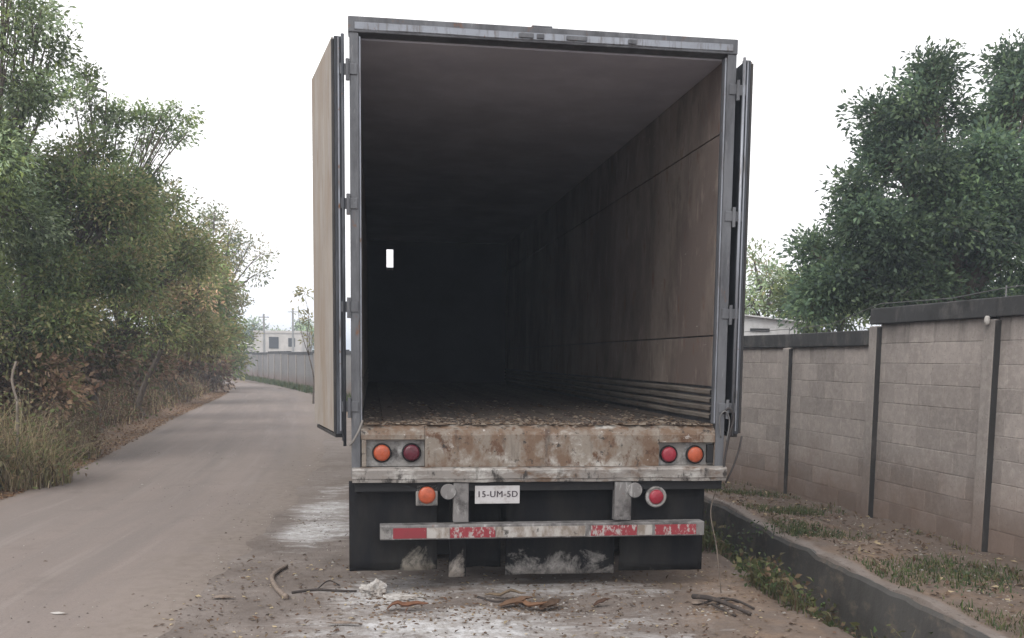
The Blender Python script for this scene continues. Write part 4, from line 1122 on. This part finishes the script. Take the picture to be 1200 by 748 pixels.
# white heap: crumpled lumpy mound
def heap(name, label, cat, px, py, r, h, mat, seed, group=None, squash=1.0):
    p = ground_at(px, py); b = bmesh.new(); bmesh.ops.create_icosphere(b, subdivisions=4, radius=1)
    for v in b.verts:
        n1 = mnoise.noise(v.co * 1.6 + Vector((seed, 0, 0))); n2 = mnoise.noise(v.co * 4.5 + Vector((0, seed, 0))); n3 = mnoise.noise(v.co * 11 + Vector((0, 0, seed)))
        k = 1 + .5 * n1 + .38 * n2 + .24 * n3
        v.co = Vector((v.co.x * r * k, v.co.y * r * k * squash, max(-.02, v.co.z * h * k)))
    me = bpy.data.meshes.new(name); b.to_mesh(me); b.free(); me.materials.append(MATS[mat])
    o = link(name, me); o.location = (p.x, p.y, ground_z(p.x, p.y)); tag(o, label, cat, group); return o
heap('powder_heap', 'small heap of white chalky powder behind the left mud flap', 'heap', 437, 696, .10, .075, 'chalk', 3)
heap('powder_heap', 'flat spill of white chalky crumbs beside the small white heap', 'heap', 470, 701, .15, .018, 'chalk', 9, squash=.6)
pts, szs, cs = [], [], []
for (px, py, rx, ry, n_) in ((455, 700, 45, 12, 420), (500, 722, 90, 14, 300), (620, 714, 60, 10, 260), (840, 716, 40, 10, 160), (372, 606, 24, 20, 120), (660, 700, 130, 30, 300)):
    for q in range(n_):
        p = ground_at(px + random.gauss(0, rx * .6), py + random.gauss(0, ry * .6))
        pts.append((p.x, p.y, ground_z(p.x, p.y) - .003)); szs.append(random.uniform(.004, .022))
        cs.append(random.choice([(0.5, 0.48, 0.46), (0.36, 0.33, 0.30), (0.22, 0.15, 0.10), (0.13, 0.09, 0.065), (0.28, 0.21, 0.15)] if px != 372 else [(0.5, 0.48, 0.46), (0.2, 0.17, 0.15)]))
Vv, Ff, Cc = blob_cloud(pts, szs, .5, cs)
o = link('crumbs', fan_mesh('crumbs', Vv, Ff, 'dry', Cc)); tag(o, 'white and brown crumbs strewn round the powder heap and husks', 'crumbs', kind='stuff')
# brown husk scraps: curled strips
def husk(label, px, py, w, ln, az, seed, mat_c):
    p = ground_at(px, py); n1, n2 = 9, 4; V = []; 
    for a in range(n1):
        t = a / (n1 - 1)
        for c in range(n2):
            u = c / (n2 - 1) - .5
            ww = w * math.sin(math.pi * (.12 + .8 * t))
            x = (t - .5) * ln; y = u * ww + .02 * nz(t * 3, seed, 1, 5); z = .012 + .9 * abs(u) * ww * .8 + .05 * max(0, nz(t * 2.5, seed * 3, 1, 8)) + .035 * t * t
            ca, sa = math.cos(az), math.sin(az); V.append((x * ca - y * sa, x * sa + y * ca, z))
    F = [(a * n2 + c, a * n2 + c + 1, (a + 1) * n2 + c + 1, (a + 1) * n2 + c) for a in range(n1 - 1) for c in range(n2 - 1)]
    o = link('husk', fan_mesh('husk', np.array(V), np.array(F), 'dry', np.array([mat_c] * len(V)) * rng.uniform(.8, 1.2, size=(len(V), 1))))
    o.location = (p.x, p.y, ground_z(p.x, p.y)); sm_ = o.modifiers.new('solid', 'SOLIDIFY'); sm_.thickness = .004
    tag(o, label, 'husk', 'dry husks behind the trailer')
for q, (lab, px, py, w, ln, az, c) in enumerate((
    ('reddish-brown dry husk beside the white powder heap', 478, 717, .07, .26, .1, (0.26, 0.13, 0.08)),
    ('dry brown husk at the end of the thin dark stick', 605, 712, .08, .24, .5, (0.21, 0.13, 0.085)),
    ('curled orange-brown husk among the others behind the centre flap', 622, 715, .07, .22, -.4, (0.27, 0.155, 0.095)),
    ('dark brown curled husk next to the orange-brown one', 645, 714, .09, .2, .8, (0.13, 0.085, 0.06)),
    ('narrow pale brown husk pointing at the centre flap', 592, 703, .05, .28, -.1, (0.25, 0.19, 0.13)),
    ('small dark husk alone behind the right mud flap', 705, 712, .05, .12, .3, (0.12, 0.07, 0.05)))):
    husk(lab, px, py, w, ln, az, q + 1.3, c)
# pale scraps
def scrap(label, px, py, rx, ry, mat, seed, az=0):
    p = ground_at(px, py); mb = MB(); n_ = 9; ring = []
    for q in range(n_):
        a = 2 * math.pi * q / n_; k = .8 + .5 * mnoise.noise(Vector((math.cos(a), math.sin(a), seed)))
        ring.append((rx * k * math.cos(a), ry * k * math.sin(a), .006 + .012 * abs(mnoise.noise(Vector((a, seed, 2))))))
    mb.v = ring + [(0, 0, .02)]; mb.f = [(q, (q + 1) % n_, n_) for q in range(n_)]; mb.mi = [0] * n_
    o = obj('scrap', mb, mat); o.location = (p.x, p.y, ground_z(p.x, p.y) + .008); o.rotation_euler.z = az
    sm_ = o.modifiers.new('solid', 'SOLIDIFY'); sm_.thickness = .003
    tag(o, label, 'scrap', 'scraps on the ground')
scrap('small white scrap lying alone on the open road', 69, 722, .06, .015, 'chalk', 1.2)
scrap('long flat pale scrap on the earth behind the curved stick', 402, 734, .14, .025, 'stick_wood', 4.2)
scrap('pale flat scrap at the road edge near the curved stick', 262, 702, .10, .03, 'stick_wood', 6.1)
scrap('pale curled scrap against the dark knotted branch', 818, 708, .07, .035, 'stick_wood', 8.4, .6)

# ------------------------------------------------------------------ beyond the block wall
tree('broadleaf_tree', 'large dense dark green broadleaf tree standing behind the tall block wall', 'tree', gbase(7.6, 15.0),
     px_clumps([(1090, 128, 0, 46, 34, 1.0, 34), (1052, 195, 0, 50, 46, 1.2, 40), (1140, 195, .2, 52, 50, 1.4, 42), (1190, 120, .2, 50, 55, 1.2, 46), (1005, 262, 0, 40, 40, 1.1, 34), (1080, 280, -.2, 75, 50, 1.4, 64), (1160, 290, 0, 60, 55, 1.4, 54), (985, 330, 0, 42, 36, 1.0, 40), (1060, 350, -.2, 60, 30, 1.2, 42), (1240, 220, .2, 60, 100, 1.4, 66), (1180, 360, 0, 70, 30, 1.2, 40), (1030, 140, .2, 24, 24, .6, 10), (1190, 78, .3, 26, 24, .7, 14), (1290, 330, 0, 70, 60, 1.4, 40), (962, 305, 0, 26, 30, .8, 22), (962, 350, 0, 30, 28, .9, 26), (1000, 218, 0, 24, 24, .8, 16), (1085, 92, .1, 30, 22, .7, 14), (1120, 240, -.5, 60, 40, .8, 36), (1040, 300, -.5, 50, 40, .8, 34), (1180, 230, -.4, 50, 60, .8, 36)], 15.0),
     .088, 130, MANGO, .20, None, .19, narrow=.45, up=.5)
tree('small_tree', 'pale yellowish thin-leaved tree seen between trailer and dark broadleaf tree', 'tree', gbase(7.6, 27.0),
     px_clumps([(885, 310, 0, 18, 16, .8, 9), (905, 335, 0, 26, 24, 1.0, 20), (880, 350, 0, 24, 20, 1.0, 16), (925, 350, 0, 22, 22, 1.0, 16), (850, 340, 0, 26, 30, 1.0, 16)], 27.0),
     .15, 34, PALE, .08, None, .30, pal2=OLIVES)
tree('small_tree', 'green bushy tree behind the white shed', 'tree', gbase(9.0, 25.0),
     px_clumps([(950, 345, 0, 30, 30, 1.0, 40), (930, 370, 0, 30, 20, 1.0, 30), (990, 360, 0, 30, 30, 1.2, 30)], 25.0),
     .15, 56, GREENS, .09, None, .32)
# white shed
sh = empty('shed', (5.3, 22.0, 0)); tag(sh, 'low white shed with shallow sloping roof behind the block wall', 'shed')
obj('wall', MB().box(-1.7, 1.15, 0, 3, -.1, 2.40), 'shed_white', sh)
mb = MB(); 
for q in range(7): mb.prism([(-.12, 0), (-.12, .03), (3.1, .03), (3.1, 0)], -1.85 + q * .455, -1.85 + q * .455 + .44)
for q in range(len(mb.v)):
    x, y, z = mb.v[q]; mb.v[q] = (x, y, z + 2.74 - (x + 1.0) * .10 if x > -1.0 else z + 2.74 + (x + 1.0) * .10)
obj('roof', mb, 'shed_white', sh)
mb = MB().quad([(-1.7, -.004, 2.401), (1.15, -.004, 2.401), (1.15, -.004, 2.52), (-1.0, -.004, 2.735), (-1.7, -.004, 2.66)])
obj('gable', mb, 'shed_white', sh)
obj('vent', MB().box(.08, .52, -.03, -.006, 2.30, 2.37), 'dark_opening', sh)
# far side of the bend: white house, poles, hazy trees
hs_ = empty('house', (-25.5, 100, 0)); tag(hs_, 'small whitish house beyond the far end of the wall', 'house')
obj('wall', MB().box(-1.3, 3.6, 0, 5, -.2, 4.0), 'house_white', hs_)
obj('parapet', MB().box(-1.4, 3.7, -.1, 5.1, 4.001, 4.25), 'house_white', hs_)
obj('window', MB().box(.2, 1.2, -.04, -.005, 2.4, 3.6), 'dark_opening', hs_)
obj('window', MB().box(2.2, 2.9, -.04, -.005, 2.6, 3.5), 'dark_opening', hs_)
obj('annex', MB().box(-4.2, -1.31, 0.5, 4, -.2, 2.6), 'house_white', hs_)
obj('annex_roof', MB().prism([(.2, 2.601), (.2, 2.68), (4.3, 3.1), (4.3, 3.0)], -4.4, -1.32), 'house_white', hs_)
for q, (px, Y, top_y, lab) in enumerate(((309, 92, 368, 'thin grey utility pole left of the far whitish house'), (343, 96, 362, 'thin grey utility pole right of the far whitish house'))):
    p = at_depth(px, top_y, Y)
    o = obj('utility_pole', MB().tube([(p.x, Y, -.2), (p.x, Y, p.z * .5), (p.x, Y, p.z)], [.14, .12, .09], 8), 'pole_grey'); tag(o, lab, 'pole', 'far utility poles')
    obj('crossarm', MB().box(p.x - .5, p.x + .5, Y - .04, Y + .04, p.z - .35, p.z - .27), 'pole_grey', o)
for q, (px, Y, top_y, rx, lab) in enumerate(((296, 112, 372, 16, 'far grey-green tree left of the pale house'), (325, 122, 384, 14, 'low far tree directly behind the pale house'), (352, 110, 366, 15, 'far grey-green tree right of the pale house'), (372, 106, 372, 16, 'far tree half hidden by the open left trailer door'), (275, 118, 378, 18, 'far tree half hidden by the end of the thicket'))):
    c = at_depth(px, 400, Y); k = Y / FPX; top = at_depth(px, top_y, Y).z
    tree('far_tree', lab, 'tree', (c.x, Y, 0), [((c.x, Y, top * .68), (rx * k, 1.6, top * .27), 40), ((c.x + .6, Y, top * .42), (rx * k * .9, 1.6, top * .22), 30)], .34, 30, PALE, .16, 'far trees beyond the bend', .5, pal2=GREENS)
# sapling by the open door, seen against the sky
p = at_depth(362, 455, 33)
tree('sapling', 'thin sapling with a few leaves standing beyond the open left door', 'sapling', gbase(-6.85, 33.0),
     px_clumps([(357, 345, 0, 6, 8, .3, 5), (364, 375, 0, 7, 12, .3, 6), (350, 362, 0, 4, 5, .2, 2), (366, 400, 0, 7, 10, .3, 5)], 33.0), .16, 9, OLIVES, .03, None, .14)
# grass at the foot of the far wall
def farverge():
    y = random.uniform(34, 74); x = float(wall_x(y)) - random.random() * 1.4; return x, y, 1
Vx, Fx, Cx = grass_patch(5000, farverge, .1, .4, GRASS, .02, .05)
scatter_obj('far_verge_grass', Vx, Fx, Cx, 'green grass along the foot of the far block wall', 'grass', kind='stuff')

# ------------------------------------------------------------------ dusty air
mt = bpy.data.materials.new('air'); mt.use_nodes = True; nn_ = mt.node_tree.nodes; nn_.clear()
pv = nn_.new('ShaderNodeVolumePrincipled'); pv.inputs['Color'].default_value = (0.76, 0.86, 1.0, 1); pv.inputs['Density'].default_value = 0.0027
mo_ = nn_.new('ShaderNodeOutputMaterial'); mt.node_tree.links.new(pv.outputs[0], mo_.inputs['Volume']); MATS['air'] = mt
hz = obj('haze', MB().box(-460, 460, -60, 760, -1.8, 12.5), 'air'); tag(hz, 'pale dusty air over the whole place', 'haze', kind='stuff')
